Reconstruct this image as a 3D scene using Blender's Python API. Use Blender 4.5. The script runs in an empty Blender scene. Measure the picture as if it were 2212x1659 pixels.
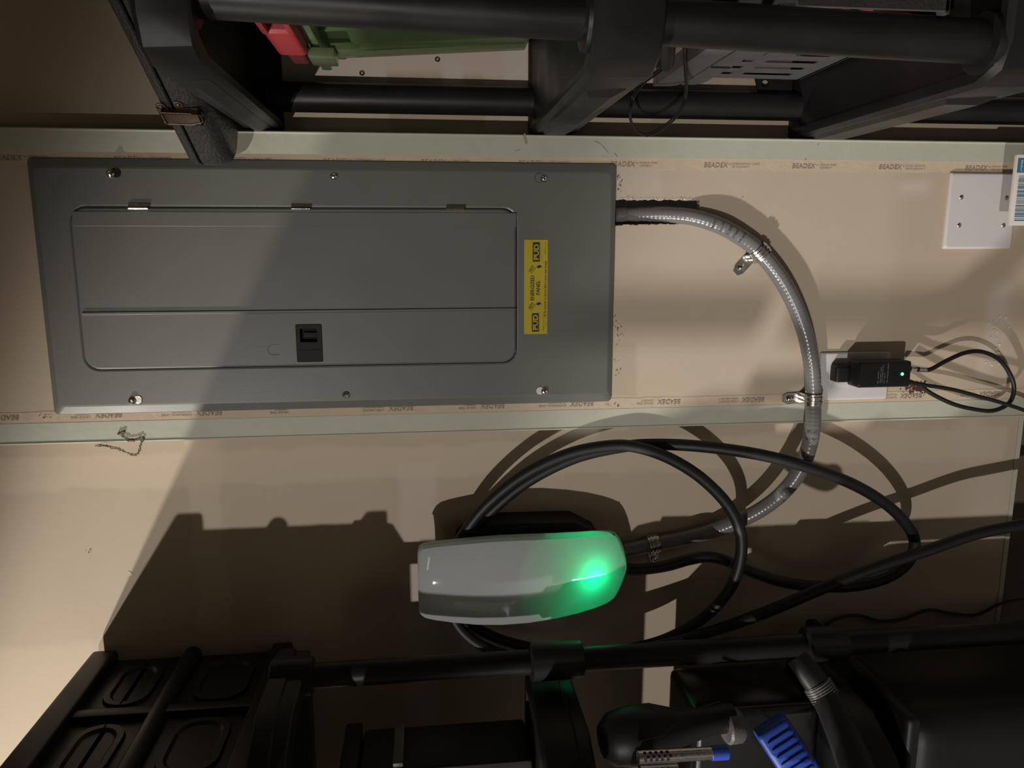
import bpy, bmesh, math, random
from mathutils import Vector, Matrix, noise
random.seed(7)
S = bpy.context.scene
C = S.collection
PI = math.pi

# ------------------------------------------------------------------ camera
CAMLOC = Vector((0.0631, -1.2082, 1.3705))
ROT = ((-0.00114413, -0.11276029, -0.99362156),      # image right
       (-0.98418951, -0.17585847, 0.02109042),       # image down
       (-0.17711492, 0.97793605, -0.11077629))       # viewing direction
FPX = 1661.0
cd = bpy.data.cameras.new('camera')
cd.sensor_width = 36.0
cd.lens = FPX / 2212 * 36.0
cd.clip_start = 0.02
cam = bpy.data.objects.new('camera', cd)
C.objects.link(cam)
r_, d_, f_ = [Vector(v) for v in ROT]
cam.matrix_world = Matrix(((r_.x, -d_.x, -f_.x, CAMLOC.x), (r_.y, -d_.y, -f_.y, CAMLOC.y),
                           (r_.z, -d_.z, -f_.z, CAMLOC.z), (0, 0, 0, 1)))
S.camera = cam

# ------------------------------------------------------------------ light
S.view_settings.view_transform = 'Standard'
S.view_settings.look = 'None'
S.view_settings.gamma = 1.0
S.view_settings.exposure = 0.0
S.view_settings.use_curve_mapping = False
w = bpy.data.worlds.new('world')
S.world = w
w.use_nodes = True
w.node_tree.nodes['Background'].inputs[0].default_value = (0.9, 0.8, 0.68, 1)
w.node_tree.nodes['Background'].inputs[1].default_value = 0.01


def spot(name, loc, target, power, half, blend, radius, col):
    l = bpy.data.lights.new(name, 'SPOT')
    l.energy = power
    l.spot_size = 2 * half
    l.spot_blend = blend
    l.shadow_soft_size = radius
    l.color = col
    o = bpy.data.objects.new(name, l)
    C.objects.link(o)
    o.location = loc
    o.rotation_euler = (Vector(target) - Vector(loc)).to_track_quat('-Z', 'Y').to_euler()
    return o


def shaded(name, loc, u1, u2, lit, power, half, soft, radius, col):
    """a shaded lamp: the rim of its shade cuts the light off along the wall line u1-u2, the lit side being that of the point lit"""
    A = Vector(loc)
    p, q = Vector(u1) - A, Vector(u2) - A
    n = p.cross(q).normalized()
    if n.dot(Vector(lit) - A) < 0: n = -n
    m = ((Vector(u1) + Vector(u2)) / 2 - A).normalized()
    th = math.radians(half - soft)
    ax = m * math.cos(th) + n * math.sin(th)
    h = math.radians(half)
    blend = (math.cos(h - 2 * math.radians(soft)) - math.cos(h)) / (1 - math.cos(h))
    return spot(name, A, A + ax, power, h, blend, radius, col)


shaded('garage_lamp_main', (-3.85, -8.0, 4.0), (-.33, .07, 2.02), (.25, .03, 1.74), (0, 0, 1), 1330, 28, 1.4, 0.05, (1.0, 0.945, 0.89))
shaded('garage_lamp_side', (-2.00, -0.80, 2.645), (-.326, .07, 2.041), (.202, 0, 1.783), (0, 0, 1.2), 172, 42, 2.8, 0.03, (1.0, 0.92, 0.83))
spot('garage_lamp_low', (-2.25, -1.58, 2.14), (0.03, 0.0, 0.68), 270, math.radians(9.5), 0.8, 0.05, (1.0, 0.945, 0.89))
l = bpy.data.lights.new('room_fill_light', 'AREA')  # added fill light, lifts the ambient and gives the charger face a reflection
l.shape = 'RECTANGLE'
l.size, l.size_y = 1.3, 0.7
l.energy = 12
l.color = (1.0, 0.86, 0.68)
o = bpy.data.objects.new('room_fill_light', l)
C.objects.link(o)
o.location = (-0.9, -5.2, 4.1)


# ------------------------------------------------------------------ helpers
def at(px, py, d):
    """world point seen at photo pixel (px, py), d metres in front of the boxed-out wall face"""
    r = f_ + r_ * ((px - 1106) / FPX) + d_ * ((py - 829.5) / FPX)
    t = (-d - CAMLOC.y) / r.y
    return CAMLOC + r * t


def atX(px, py, X):
    r = f_ + r_ * ((px - 1106) / FPX) + d_ * ((py - 829.5) / FPX)
    return CAMLOC + r * ((X - CAMLOC.x) / r.x)


def tag(o, label=None, cat=None, group=None, kind=None):
    if label: o['label'] = label
    if cat: o['category'] = cat
    if group: o['group'] = group
    if kind: o['kind'] = kind
    return o


def empty(name, loc, label, cat, group=None):
    o = bpy.data.objects.new(name, None)
    o.empty_display_size = 0.02
    C.objects.link(o)
    o.location = loc
    return tag(o, label, cat, group)


def obj(name, bm, m, parent=None, smooth=False):
    me = bpy.data.meshes.new(name)
    bmesh.ops.recalc_face_normals(bm, faces=bm.faces[:])
    bm.to_mesh(me)
    bm.free()
    if smooth:
        for p in me.polygons: p.use_smooth = True
        try:
            me.set_sharp_from_angle(angle=math.radians(38))
        except Exception:
            pass
    o = bpy.data.objects.new(name, me)
    C.objects.link(o)
    if m: me.materials.append(m)
    if parent:
        o.parent = parent
        # every parent here is unrotated and unscaled: keep the world place of the mesh
        p = parent
        off = Vector((0, 0, 0))
        while p:
            off += Vector(p.location)
            p = p.parent
        o.location = -off
    return o


def box(bm, x0, x1, y0, y1, z0, z1, bev=0.0, seg=2, mat=None):
    r = bmesh.ops.create_cube(bm, size=1.0)
    vs = r['verts']
    for v in vs:
        v.co = Vector(((x0 + x1) / 2 + v.co.x * (x1 - x0), (y0 + y1) / 2 + v.co.y * (y1 - y0),
                       (z0 + z1) / 2 + v.co.z * (z1 - z0)))
    if mat:
        for v in vs: v.co = mat @ v.co
    if bev > 0:
        es = list({e for v in vs for e in v.link_edges})
        bmesh.ops.bevel(bm, geom=es, offset=bev, segments=seg, affect='EDGES', profile=0.6)
    return bm


def nbox(name, x0, x1, y0, y1, z0, z1, m, parent=None, bev=0.0, seg=2, mat=None):
    bm = bmesh.new()
    box(bm, x0, x1, y0, y1, z0, z1, bev, seg, mat)
    return obj(name, bm, m, parent, bev > 0)


def spline(pts, n=10):
    """Catmull-Rom through the points"""
    P = [Vector(p) for p in pts]
    P = [P[0] * 2 - P[1]] + P + [P[-1] * 2 - P[-2]]
    out = []
    for i in range(1, len(P) - 2):
        a, b, c, d = P[i - 1:i + 3]
        for k in range(n):
            t = k / n
            out.append(0.5 * ((2 * b) + (c - a) * t + (2 * a - 5 * b + 4 * c - d) * t * t + (3 * b - a - 3 * c + d) * t ** 3))
    out.append(P[-2])
    return out


def tube(bm, pts, rad, seg=12, cap=True):
    n = len(pts)
    rf = rad if callable(rad) else (lambda i: rad)
    t0 = (pts[1] - pts[0]).normalized()
    u = t0.orthogonal().normalized()
    rings = []
    for i in range(n):
        t = (pts[min(i + 1, n - 1)] - pts[max(i - 1, 0)]).normalized()
        u = (u - t * u.dot(t)).normalized()
        v = t.cross(u)
        r = rf(i)
        rings.append([bm.verts.new(pts[i] + (u * math.cos(2 * PI * k / seg) + v * math.sin(2 * PI * k / seg)) * r) for k in range(seg)])
    for a, b in zip(rings, rings[1:]):
        for k in range(seg):
            bm.faces.new((a[k], a[(k + 1) % seg], b[(k + 1) % seg], b[k]))
    if cap:
        bm.faces.new(rings[0])
        bm.faces.new(rings[-1])
    return bm


def ntube(name, pts, rad, m, parent=None, seg=12):
    bm = bmesh.new()
    tube(bm, [Vector(p) for p in pts], rad, seg)
    return obj(name, bm, m, parent, True)


def rrect(cx, cz, hw, hh, r, n=5):
    """rounded rectangle in XZ, counter-clockwise list of (x, z)"""
    out = []
    for (sx, sz, a0) in ((1, 1, 0), (-1, 1, 90), (-1, -1, 180), (1, -1, 270)):
        for k in range(n + 1):
            a = math.radians(a0 + 90 * k / n)
            out.append((cx + sx * (hw - r) + r * math.cos(a), cz + sz * (hh - r) + r * math.sin(a)))
    return out


def loops(bm, ls, cap0=False, cap1=True):
    """bridge loops, each (list of (x,z), y)"""
    R = [[bm.verts.new((x, y, z)) for x, z in l] for l, y in ls]
    for a, b in zip(R, R[1:]):
        n = len(a)
        for k in range(n):
            bm.faces.new((a[k], a[(k + 1) % n], b[(k + 1) % n], b[k]))
    if cap0: bm.faces.new(R[0])
    if cap1: bm.faces.new(R[-1])
    return R


def disc(bm, c, axis, prof, seg=16):
    """lathe: prof list of (radius, height along axis)"""
    axis = Vector(axis).normalized()
    u = axis.orthogonal().normalized()
    v = axis.cross(u)
    R = []
    for r, h in prof:
        R.append([bm.verts.new(Vector(c) + axis * h + (u * math.cos(2 * PI * k / seg) + v * math.sin(2 * PI * k / seg)) * max(r, 1e-5)) for k in range(seg)])
    for a, b in zip(R, R[1:]):
        for k in range(seg):
            bm.faces.new((a[k], a[(k + 1) % seg], b[(k + 1) % seg], b[k]))
    bm.faces.new(R[0])
    bm.faces.new(R[-1])
    return bm


# ------------------------------------------------------------------ materials
def mat(name, col, rough=0.5, metal=0.0, var=0.0, vscale=20.0, bump=0.0, bscale=200.0, spec=0.5, coat=0.0, emit=None, stretch=None, rvar=0.0):
    m = bpy.data.materials.new(name)
    m.use_nodes = True
    nt = m.node_tree
    b = nt.nodes['Principled BSDF']
    b.inputs['Base Color'].default_value = (*col, 1)
    b.inputs['Roughness'].default_value = rough
    b.inputs['Metallic'].default_value = metal
    b.inputs['Specular IOR Level'].default_value = spec
    b.inputs['Coat Weight'].default_value = coat
    b.inputs['Coat Roughness'].default_value = 0.05
    geo = nt.nodes.new('ShaderNodeNewGeometry')
    src = geo.outputs['Position']
    if stretch:
        mp = nt.nodes.new('ShaderNodeMapping')
        mp.inputs['Scale'].default_value = stretch
        nt.links.new(src, mp.inputs[0])
        src = mp.outputs[0]
    if var > 0 or rvar > 0:
        nz = nt.nodes.new('ShaderNodeTexNoise')
        nz.inputs['Scale'].default_value = vscale
        nz.inputs['Detail'].default_value = 6
        nt.links.new(src, nz.inputs['Vector'])
        if var > 0:
            mx = nt.nodes.new('ShaderNodeMix')
            mx.data_type = 'RGBA'
            mx.inputs[6].default_value = (*[c * (1 - var) for c in col], 1)
            mx.inputs[7].default_value = (*[min(1, c * (1 + var)) for c in col], 1)
            nt.links.new(nz.outputs['Fac'], mx.inputs[0])
            nt.links.new(mx.outputs[2], b.inputs['Base Color'])
        if rvar > 0:
            mr = nt.nodes.new('ShaderNodeMapRange')
            mr.inputs[1].default_value, mr.inputs[2].default_value = 0.3, 0.7
            mr.inputs[3].default_value, mr.inputs[4].default_value = rough - rvar, rough + rvar
            nt.links.new(nz.outputs['Fac'], mr.inputs[0])
            nt.links.new(mr.outputs[0], b.inputs['Roughness'])
    if bump > 0:
        nb = nt.nodes.new('ShaderNodeTexNoise')
        nb.inputs['Scale'].default_value = bscale
        nb.inputs['Detail'].default_value = 4
        nt.links.new(src, nb.inputs['Vector'])
        bp = nt.nodes.new('ShaderNodeBump')
        bp.inputs['Strength'].default_value = bump
        bp.inputs['Distance'].default_value = 0.002
        nt.links.new(nb.outputs['Fac'], bp.inputs['Height'])
        nt.links.new(bp.outputs[0], b.inputs['Normal'])
    if emit:
        b.inputs['Emission Color'].default_value = (*emit[0], 1)
        b.inputs['Emission Strength'].default_value = emit[1]
    return m


def drywall(name, base, patches, wob=0.02):
    """bare drywall paper with joint-compound patches: (x0,x1,z0,z1,soft,colour,strength)"""
    m = mat(name, base, 0.85, var=0.05, vscale=9, bump=0.10, bscale=90, spec=0.25)
    nt = m.node_tree
    b = nt.nodes['Principled BSDF']
    N = nt.nodes.new
    L = nt.links.new
    geo = N('ShaderNodeNewGeometry')
    nz = N('ShaderNodeTexNoise')
    nz.inputs['Scale'].default_value = 14
    nz.inputs['Detail'].default_value = 7
    L(geo.outputs['Position'], nz.inputs['Vector'])
    sub = N('ShaderNodeVectorMath'); sub.operation = 'SUBTRACT'
    L(nz.outputs['Color'], sub.inputs[0])
    sub.inputs[1].default_value = (0.5, 0.5, 0.5)
    sc = N('ShaderNodeVectorMath'); sc.operation = 'SCALE'
    sc.inputs['Scale'].default_value = wob * 2
    L(sub.outputs[0], sc.inputs[0])
    add = N('ShaderNodeVectorMath'); add.operation = 'ADD'
    L(geo.outputs['Position'], add.inputs[0])
    L(sc.outputs[0], add.inputs[1])
    sp = N('ShaderNodeSeparateXYZ')
    L(add.outputs[0], sp.inputs[0])
    prev = b.inputs['Base Color'].links[0].from_socket
    for x0, x1, z0, z1, s, col, st in patches:
        facs = []
        for sock, a, c in ((sp.outputs[0], x0, 1), (sp.outputs[0], x1, -1), (sp.outputs[2], z0, 1), (sp.outputs[2], z1, -1)):
            mr = N('ShaderNodeMapRange')
            mr.interpolation_type = 'SMOOTHSTEP'
            mr.inputs[1].default_value = a - s
            mr.inputs[2].default_value = a + s
            mr.inputs[3].default_value = 0 if c == 1 else 1
            mr.inputs[4].default_value = 1 if c == 1 else 0
            L(sock, mr.inputs[0])
            facs.append(mr.outputs[0])
        p = facs[0]
        for q in facs[1:]:
            mu = N('ShaderNodeMath'); mu.operation = 'MULTIPLY'
            L(p, mu.inputs[0]); L(q, mu.inputs[1])
            p = mu.outputs[0]
        mu = N('ShaderNodeMath'); mu.operation = 'MULTIPLY'
        L(p, mu.inputs[0]); mu.inputs[1].default_value = st
        mx = N('ShaderNodeMix'); mx.data_type = 'RGBA'
        L(mu.outputs[0], mx.inputs[0])
        L(prev, mx.inputs[6])
        mx.inputs[7].default_value = (*col, 1)
        prev = mx.outputs[2]
    L(prev, b.inputs['Base Color'])
    return m


TAN = (0.47, 0.392, 0.302)
MUD = (0.53, 0.465, 0.40)
LITE = (0.56, 0.475, 0.36)
DARKTAN = (0.37, 0.30, 0.215)
M_wall = drywall('drywall_back', TAN, [
    (0.27, 0.60, 1.42, 1.60, .004, MUD, .9), (0.27, 0.60, 1.18, 1.24, .004, MUD, .9), (0.33, 0.60, 1.20, 1.60, .004, MUD, .6),
    (0.24, 0.325, 1.27, 1.42, .004, DARKTAN, .75), (0.30, 0.34, 1.30, 1.335, .006, MUD, .8),
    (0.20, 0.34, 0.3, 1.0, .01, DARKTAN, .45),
    (-1.2, -.232, 1.715, 1.765, .006, LITE, .6), (-1.2, -.30, 1.36, 1.42, .008, MUD, .7), (-.33, -.27, .3, 2.2, .006, LITE, .6),
    (-1.2, -.60, 1.76, 2.3, .01, LITE, .5), (-.34, -.24, .34, .40, .03, MUD, .7), (-.50, -.36, .28, .36, .03, MUD, .6)])
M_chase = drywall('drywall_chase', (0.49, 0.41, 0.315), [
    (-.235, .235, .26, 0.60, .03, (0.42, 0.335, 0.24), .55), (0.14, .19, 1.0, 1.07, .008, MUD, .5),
    (0.145, .165, .55, .60, .012, MUD, .8), (-.10, 0.0, .38, .42, .012, MUD, .7), (-.165, -.10, .40, .43, .01, MUD, .5),
    (-.19, -.185, .3, 1.07, .004, DARKTAN, .4), (-.18, -.09, 1.03, 1.072, .006, DARKTAN, .45)], 0.012)
M_bead = mat('corner_bead_paint', (0.43, 0.44, 0.36), 0.6, var=0.08, vscale=25, bump=0.25, bscale=60)
M_paper = mat('bead_paper', (0.52, 0.42, 0.31), 0.85, var=0.10, vscale=40, bump=0.4, bscale=90)
M_print = mat('faded_grey_print', (0.26, 0.225, 0.18), 0.9, var=0.25, vscale=150)
M_gyp = mat('gypsum_core', (0.72, 0.70, 0.66), 0.9, bump=0.5, bscale=300)
M_panel = mat('grey_enamel', (0.128, 0.134, 0.117), 0.38, var=0.03, vscale=12, bump=0.03, bscale=500, rvar=.03)
M_black = mat('black_plastic', (0.010, 0.0096, 0.010), 0.48, var=0.3, vscale=30, bump=0.08, bscale=400, spec=0.35)
M_rack = mat('rack_plastic', (0.011, 0.0105, 0.011), 0.42, var=0.3, vscale=14, bump=0.015, bscale=350, rvar=.06, spec=0.30)
M_latch = mat('latch_plastic', (0.016, 0.016, 0.015), 0.6, spec=0.2)
M_rubber = mat('black_rubber', (0.009, 0.009, 0.009), 0.50, bump=0.05, bscale=600, spec=0.45)
M_steel = mat('zinc_steel', (0.62, 0.61, 0.58), 0.22, 1.0, var=0.2, vscale=80, bump=0.25, bscale=150)
M_chrome = mat('bright_steel', (0.75, 0.73, 0.70), 0.15, 1.0, bump=0.1, bscale=200)
M_hole = mat('dark_hole', (0.004, 0.004, 0.004), 0.9)
M_conduit = mat('grey_conduit_jacket', (0.165, 0.163, 0.160), 0.26, var=0.08, vscale=30, bump=0.04, bscale=300)
M_white = mat('white_plastic', (0.56, 0.54, 0.53), 0.35, var=0.03, vscale=15, bump=0.02, bscale=200)
M_yellow = mat('yellow_label', (0.46, 0.36, 0.012), 0.5, var=0.05, vscale=40)
M_ink = mat('black_ink', (0.012, 0.012, 0.012), 0.6)
M_leather = mat('black_leatherette', (0.020, 0.019, 0.019), 0.36, var=0.3, vscale=60, bump=0.9, bscale=260, stretch=(1.0, 0.45, 1.6))
M_bronze = mat('aged_brass', (0.075, 0.052, 0.038), 0.42, 0.85, var=0.4, vscale=150, bump=0.2, bscale=300)
M_red = mat('red_plastic', (0.33, 0.030, 0.036), 0.45, bump=0.05, bscale=300)
M_grey = mat('dark_grey_plastic', (0.11, 0.107, 0.104), 0.42, var=0.2, vscale=40, bump=0.2, bscale=300)
M_blue = mat('blue_plastic', (0.02, 0.06, 0.36), 0.45, bump=0.05, bscale=300)
M_carton = mat('white_carton', (0.62, 0.58, 0.52), 0.7, var=0.06, vscale=40)
M_teal = mat('teal_print', (0.03, 0.14, 0.24), 0.6)
M_concrete = mat('concrete', (0.25, 0.24, 0.22), 0.8, var=0.25, vscale=6, bump=0.3, bscale=60)
M_ceiling = mat('ceiling_board', (0.42, 0.36, 0.28), 0.9, var=0.05, vscale=5)
M_roomwall = mat('room_drywall', (0.38, 0.31, 0.23), 0.9, var=0.06, vscale=4)
M_wood = mat('brown_wood', (0.085, 0.052, 0.032), 0.7, var=0.3, vscale=8, bump=0.2, bscale=60, stretch=(2, 10, 10))
M_web = mat('dusty_web', (0.20, 0.16, 0.11), 0.9, var=0.5, vscale=200)
M_rust = mat('red_smear', (0.07, 0.022, 0.016), 0.8, var=0.5, vscale=120)
M_text_w = mat('white_print', (0.30, 0.30, 0.30), 0.6, var=.5, vscale=300)
M_led = mat('green_led', (0.1, 0.8, 0.4), 0.4, emit=((0.10, 1.0, 0.42), 3.0))
M_led_strip = mat('charger_led_strip', (0.4, 1, 0.8), 0.4, emit=((0.30, 1.0, 0.72), 1.6))
M_darkred = mat('dark_red_plastic', (0.10, 0.012, 0.014), 0.5)


def translucent(name, col, tcol, fac, rough, transp=0.0, coat=True):
    m = bpy.data.materials.new(name)
    m.use_nodes = True
    nt = m.node_tree
    nt.nodes.remove(nt.nodes['Principled BSDF'])
    out = nt.nodes['Material Output']
    d = nt.nodes.new('ShaderNodeBsdfDiffuse'); d.inputs[0].default_value = (*col, 1)
    t = nt.nodes.new('ShaderNodeBsdfTranslucent'); t.inputs[0].default_value = (*tcol, 1)
    mx = nt.nodes.new('ShaderNodeMixShader'); mx.inputs[0].default_value = fac
    nt.links.new(d.outputs[0], mx.inputs[1]); nt.links.new(t.outputs[0], mx.inputs[2])
    last = mx
    if transp > 0:
        tr = nt.nodes.new('ShaderNodeBsdfTransparent'); tr.inputs[0].default_value = (*[min(1, c * 1.6 + .1) for c in tcol], 1)
        m2 = nt.nodes.new('ShaderNodeMixShader'); m2.inputs[0].default_value = transp
        nt.links.new(last.outputs[0], m2.inputs[1]); nt.links.new(tr.outputs[0], m2.inputs[2])
        last = m2
    g = nt.nodes.new('ShaderNodeBsdfGlossy'); g.inputs['Roughness'].default_value = rough
    fr = nt.nodes.new('ShaderNodeFresnel'); fr.inputs[0].default_value = 1.5
    m3 = nt.nodes.new('ShaderNodeMixShader')
    nt.links.new(fr.outputs[0], m3.inputs[0])
    nt.links.new(last.outputs[0], m3.inputs[1]); nt.links.new(g.outputs[0], m3.inputs[2])
    nt.links.new(m3.outputs[0], out.inputs[0])
    return m


M_face = translucent('opal_glass_face', (0.62, 0.63, 0.64), (0.93, 0.94, 0.95), 0.45, 0.03)
M_green = translucent('green_translucent_plastic', (0.16, 0.27, 0.11), (0.22, 0.36, 0.16), 0.35, 0.25, 0.22)
M_clear = translucent('clear_green_plastic', (0.24, 0.28, 0.16), (0.3, 0.36, 0.24), 0.4, 0.2, 0.40)


# ------------------------------------------------------------------ text
def strokes(bm, M, length, height, seed):
    """a line of print too faint to read: short upright strokes"""
    rq = random.Random(seed)
    x = 0
    while x < length:
        w_ = rq.uniform(.12, .3) * height
        if rq.random() < .85:
            y0 = rq.uniform(0, .25) * height; y1 = rq.uniform(.6, 1.0) * height
            bm.faces.new([bm.verts.new(M @ Vector(q)) for q in ((x, y0, 0), (x + w_, y0, 0), (x + w_, y1, 0), (x, y1, 0))])
        x += w_ + rq.uniform(.15, .4) * height


def text_mesh(s, size, bold=0.0):
    cu = bpy.data.curves.new('text', 'FONT')
    cu.body = s
    cu.size = size
    cu.offset = bold
    cu.resolution_u = 2
    o = bpy.data.objects.new('text', cu)
    C.objects.link(o)
    bpy.context.view_layer.update()
    dg = bpy.context.evaluated_depsgraph_get()
    me = bpy.data.meshes.new_from_object(o.evaluated_get(dg))
    bpy.data.objects.remove(o)
    bpy.data.curves.remove(cu)
    return me


def add_text(bm, s, M, length=None, height=None, bold=0.0, shear=0.0):
    """puts text, fitted to length x height, left-bottom at the origin of M, into bm"""
    me = text_mesh(s, 1.0, bold)
    if not me.vertices:
        return
    xs = [v.co.x for v in me.vertices]; ys = [v.co.y for v in me.vertices]
    x0, x1, y0, y1 = min(xs), max(xs), min(ys), max(ys)
    sx = length / (x1 - x0) if length else None
    sy = height / (y1 - y0) if height else sx
    if sx is None: sx = sy
    base = len(bm.verts)
    vs = []
    for v in me.vertices:
        y = (v.co.y - y0) * sy
        vs.append(bm.verts.new(M @ Vector(((v.co.x - x0) * sx + shear * y, y, 0))))
    for p in me.polygons:
        try:
            bm.faces.new([vs[i] for i in p.vertices])
        except ValueError:
            pass
    bpy.data.meshes.remove(me)


def frame(o, ux, uy):
    ux = Vector(ux).normalized(); uy = Vector(uy).normalized(); n = ux.cross(uy)
    return Matrix(((ux.x, uy.x, n.x, o[0]), (ux.y, uy.y, n.y, o[1]), (ux.z, uy.z, n.z, o[2]), (0, 0, 0, 1)))


# ------------------------------------------------------------------ setting
WY = 0.07           # the garage wall; the boxed-out chase stands proud of it, face at y = 0
WR = 0.055          # the same wall right of the chase
XL, XR = -0.2315, 0.2275
ST = dict(kind='structure')
tag(nbox('floor', -4.6, 1.8, -9.0, 0.3, -0.1, 0.0, M_concrete), **ST)
tag(nbox('ceiling', -4.6, 1.8, -9.0, 0.3, 4.2, 4.3, M_ceiling), **ST)
tag(nbox('wall_left', -4.7, -4.6, -9.0, 0.3, 0, 4.2, M_roomwall), **ST)
tag(nbox('wall_right', 1.8, 1.9, -9.0, 0.3, 0, 4.2, M_roomwall), **ST)
tag(nbox('wall_front', -4.7, 1.9, -9.1, -9.0, 0, 4.2, M_roomwall), **ST)
bm = bmesh.new()
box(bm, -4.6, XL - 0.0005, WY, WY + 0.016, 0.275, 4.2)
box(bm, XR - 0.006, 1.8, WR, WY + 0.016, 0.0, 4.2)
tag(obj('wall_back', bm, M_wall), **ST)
tag(nbox('baseboard_back', -4.6, XL - 0.0005, WY + 0.03, WY + 0.06, 0.0, 0.275, M_wood), **ST)
# boxed-out chase with a rough slot cut for the conduit
bm = bmesh.new()
outer = [(XL, 0), (XR, 0), (XR, 4.2), (XL, 4.2)]
slot = []
def jag(a, b, n, s):
    for k in range(n):
        t = k / n
        x = a[0] + (b[0] - a[0]) * t; z = a[1] + (b[1] - a[1]) * t
        slot.append((x + random.uniform(-s, s) * (abs(b[1] - a[1]) > abs(b[0] - a[0])), z + random.uniform(-s, s) * (abs(b[1] - a[1]) <= abs(b[0] - a[0]))))
jag((0.134, 1.09), (0.134, 0.934), 46, 0.0014)
jag((0.134, 0.934), (0.115, 0.936), 8, 0.002)
jag((0.115, 0.936), (0.0975, 0.962), 8, 0.001)
jag((0.0975, 0.962), (0.0945, 1.06), 26, 0.0012)
jag((0.0945, 1.06), (0.0945, 1.09), 6, 0.0012)
es = []
for lp in (outer, slot):
    vs = [bm.verts.new((x, 0, z)) for x, z in lp]
    for k in range(len(vs)):
        es.append(bm.edges.new((vs[k], vs[(k + 1) % len(vs)])))
bmesh.ops.triangle_fill(bm, edges=es, use_beauty=True, use_dissolve=False)
r = bmesh.ops.extrude_face_region(bm, geom=bm.faces[:])
for g in r['geom']:
    if isinstance(g, bmesh.types.BMVert): g.co.y += 0.013
box(bm, XL, XL + 0.013, 0.013, WY, 0, 4.2)
box(bm, XR - 0.013, XR, 0.013, WY, 0, 4.2)
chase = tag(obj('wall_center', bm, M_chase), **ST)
# torn paper fuzz along the slot
bm = bmesh.new()
for k in range(30):
    z = 0.938 + k * 0.0045 + random.uniform(-.001, .001)
    for X, sg in ((0.1345, 1), (0.0962, -1)):
        if sg < 0 and z < 0.968: continue
        a = Vector((X, -0.0004, z)); wd = random.uniform(.0008, .0016); ln = random.uniform(.0008, .0022)
        v = [bm.verts.new(a + Vector(q)) for q in ((0, 0, -wd), (0, 0, wd), (sg * ln, -.0014, random.uniform(-.002, .002)))]
        bm.faces.new(v)
o = obj('torn_paper', bm, M_gyp, chase); o['kind'] = 'stuff'


# corner beads with their printed paper flanges
def bead(name, side):
    e = XR if side > 0 else XL
    bm = bmesh.new()
    i0 = e - side * 0.031
    box(bm, min(e, i0), max(e, i0), -0.0012, 0.0, 0, 4.2)
    box(bm, min(e, e + side * 0.0012), max(e, e + side * 0.0012), -0.0012, 0.03, 0, 4.2)
    n = 6
    tube(bm, [Vector((e - side * .0002, -0.0008, z)) for z in (0, 4.2)], 0.0019, 8)
    t = tag(obj(name, bm, M_bead), **ST)
    i1 = i0 - side * 0.0175
    bm = bmesh.new()
    # flange with a slightly ragged inner edge
    zs = [k * 0.014 for k in range(301)]
    A = [bm.verts.new((i0 + side * .0006, -0.0008, z)) for z in zs]
    B = [bm.verts.new((i1 + random.uniform(-.0007, .0007), -0.0004, z)) for z in zs]
    for k in range(300): bm.faces.new((A[k], A[k + 1], B[k + 1], B[k]))
    obj('paper_flange', bm, M_paper, t)
    bm = bmesh.new()
    return t, i0, i1, bm


t1, a0, a1, bm = bead('trim_1', 1)
subs = [('CRACK FREE', 'CORNERS\u2122'), ('CORD GARANTI', 'SANS FISSURE\u2122'), ('CRACK FREE', 'CORNERS\u2122'), ('DISPENSING LINES', 'DE GUIDAGE\u2122')]
zs_up = [1.975, 1.812, 1.664, 1.516, 1.372, 1.224, 1.080, 0.930, 0.785, 0.638, 0.488, 0.34]
for k, z in enumerate(zs_up):
    add_text(bm, 'BEADEX', frame((a1 + .0045, -.0013, z), (0, 0, -1), (1, 0, 0)), 0.0385, 0.0075, 0.012, shear=.15)
    add_text(bm, '\u2122', frame((a1 + .0085, -.0013, z - .040), (0, 0, -1), (1, 0, 0)), 0.004, 0.002)
    s = subs[k % 4]
    add_text(bm, s[0], frame((a1 + .0088, -.0013, z - .046), (0, 0, -1), (1, 0, 0)), 0.0028 * len(s[0]), 0.0030)
    add_text(bm, s[1], frame((a1 + .0042, -.0013, z - .046), (0, 0, -1), (1, 0, 0)), 0.0026 * len(s[1]), 0.0030)
obj('printed_lettering', bm, M_print, t1)
t2, b0, b1, bm = bead('trim_2', -1)
zs_lo = [2.02, 1.872, 1.724, 1.578, 1.430, 1.284, 1.138, 0.992, 0.847, 0.70, 0.565, 0.42]
for k, z in enumerate(zs_lo):
    zb = z - 0.0385
    add_text(bm, 'BEADEX', frame((b1 - .0045, -.0013, zb), (0, 0, 1), (-1, 0, 0)), 0.0385, 0.0075, 0.012, shear=.15) if k != 3 else None
    s = subs[(k + 1) % 4]
    add_text(bm, s[0], frame((b1 - .0088, -.0013, zb + .046), (0, 0, 1), (-1, 0, 0)), 0.0028 * len(s[0]), 0.0030)
    add_text(bm, s[1], frame((b1 - .0042, -.0013, zb + .046), (0, 0, 1), (-1, 0, 0)), 0.0026 * len(s[1]), 0.0030)
obj('printed_lettering', bm, M_print, t2)
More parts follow.
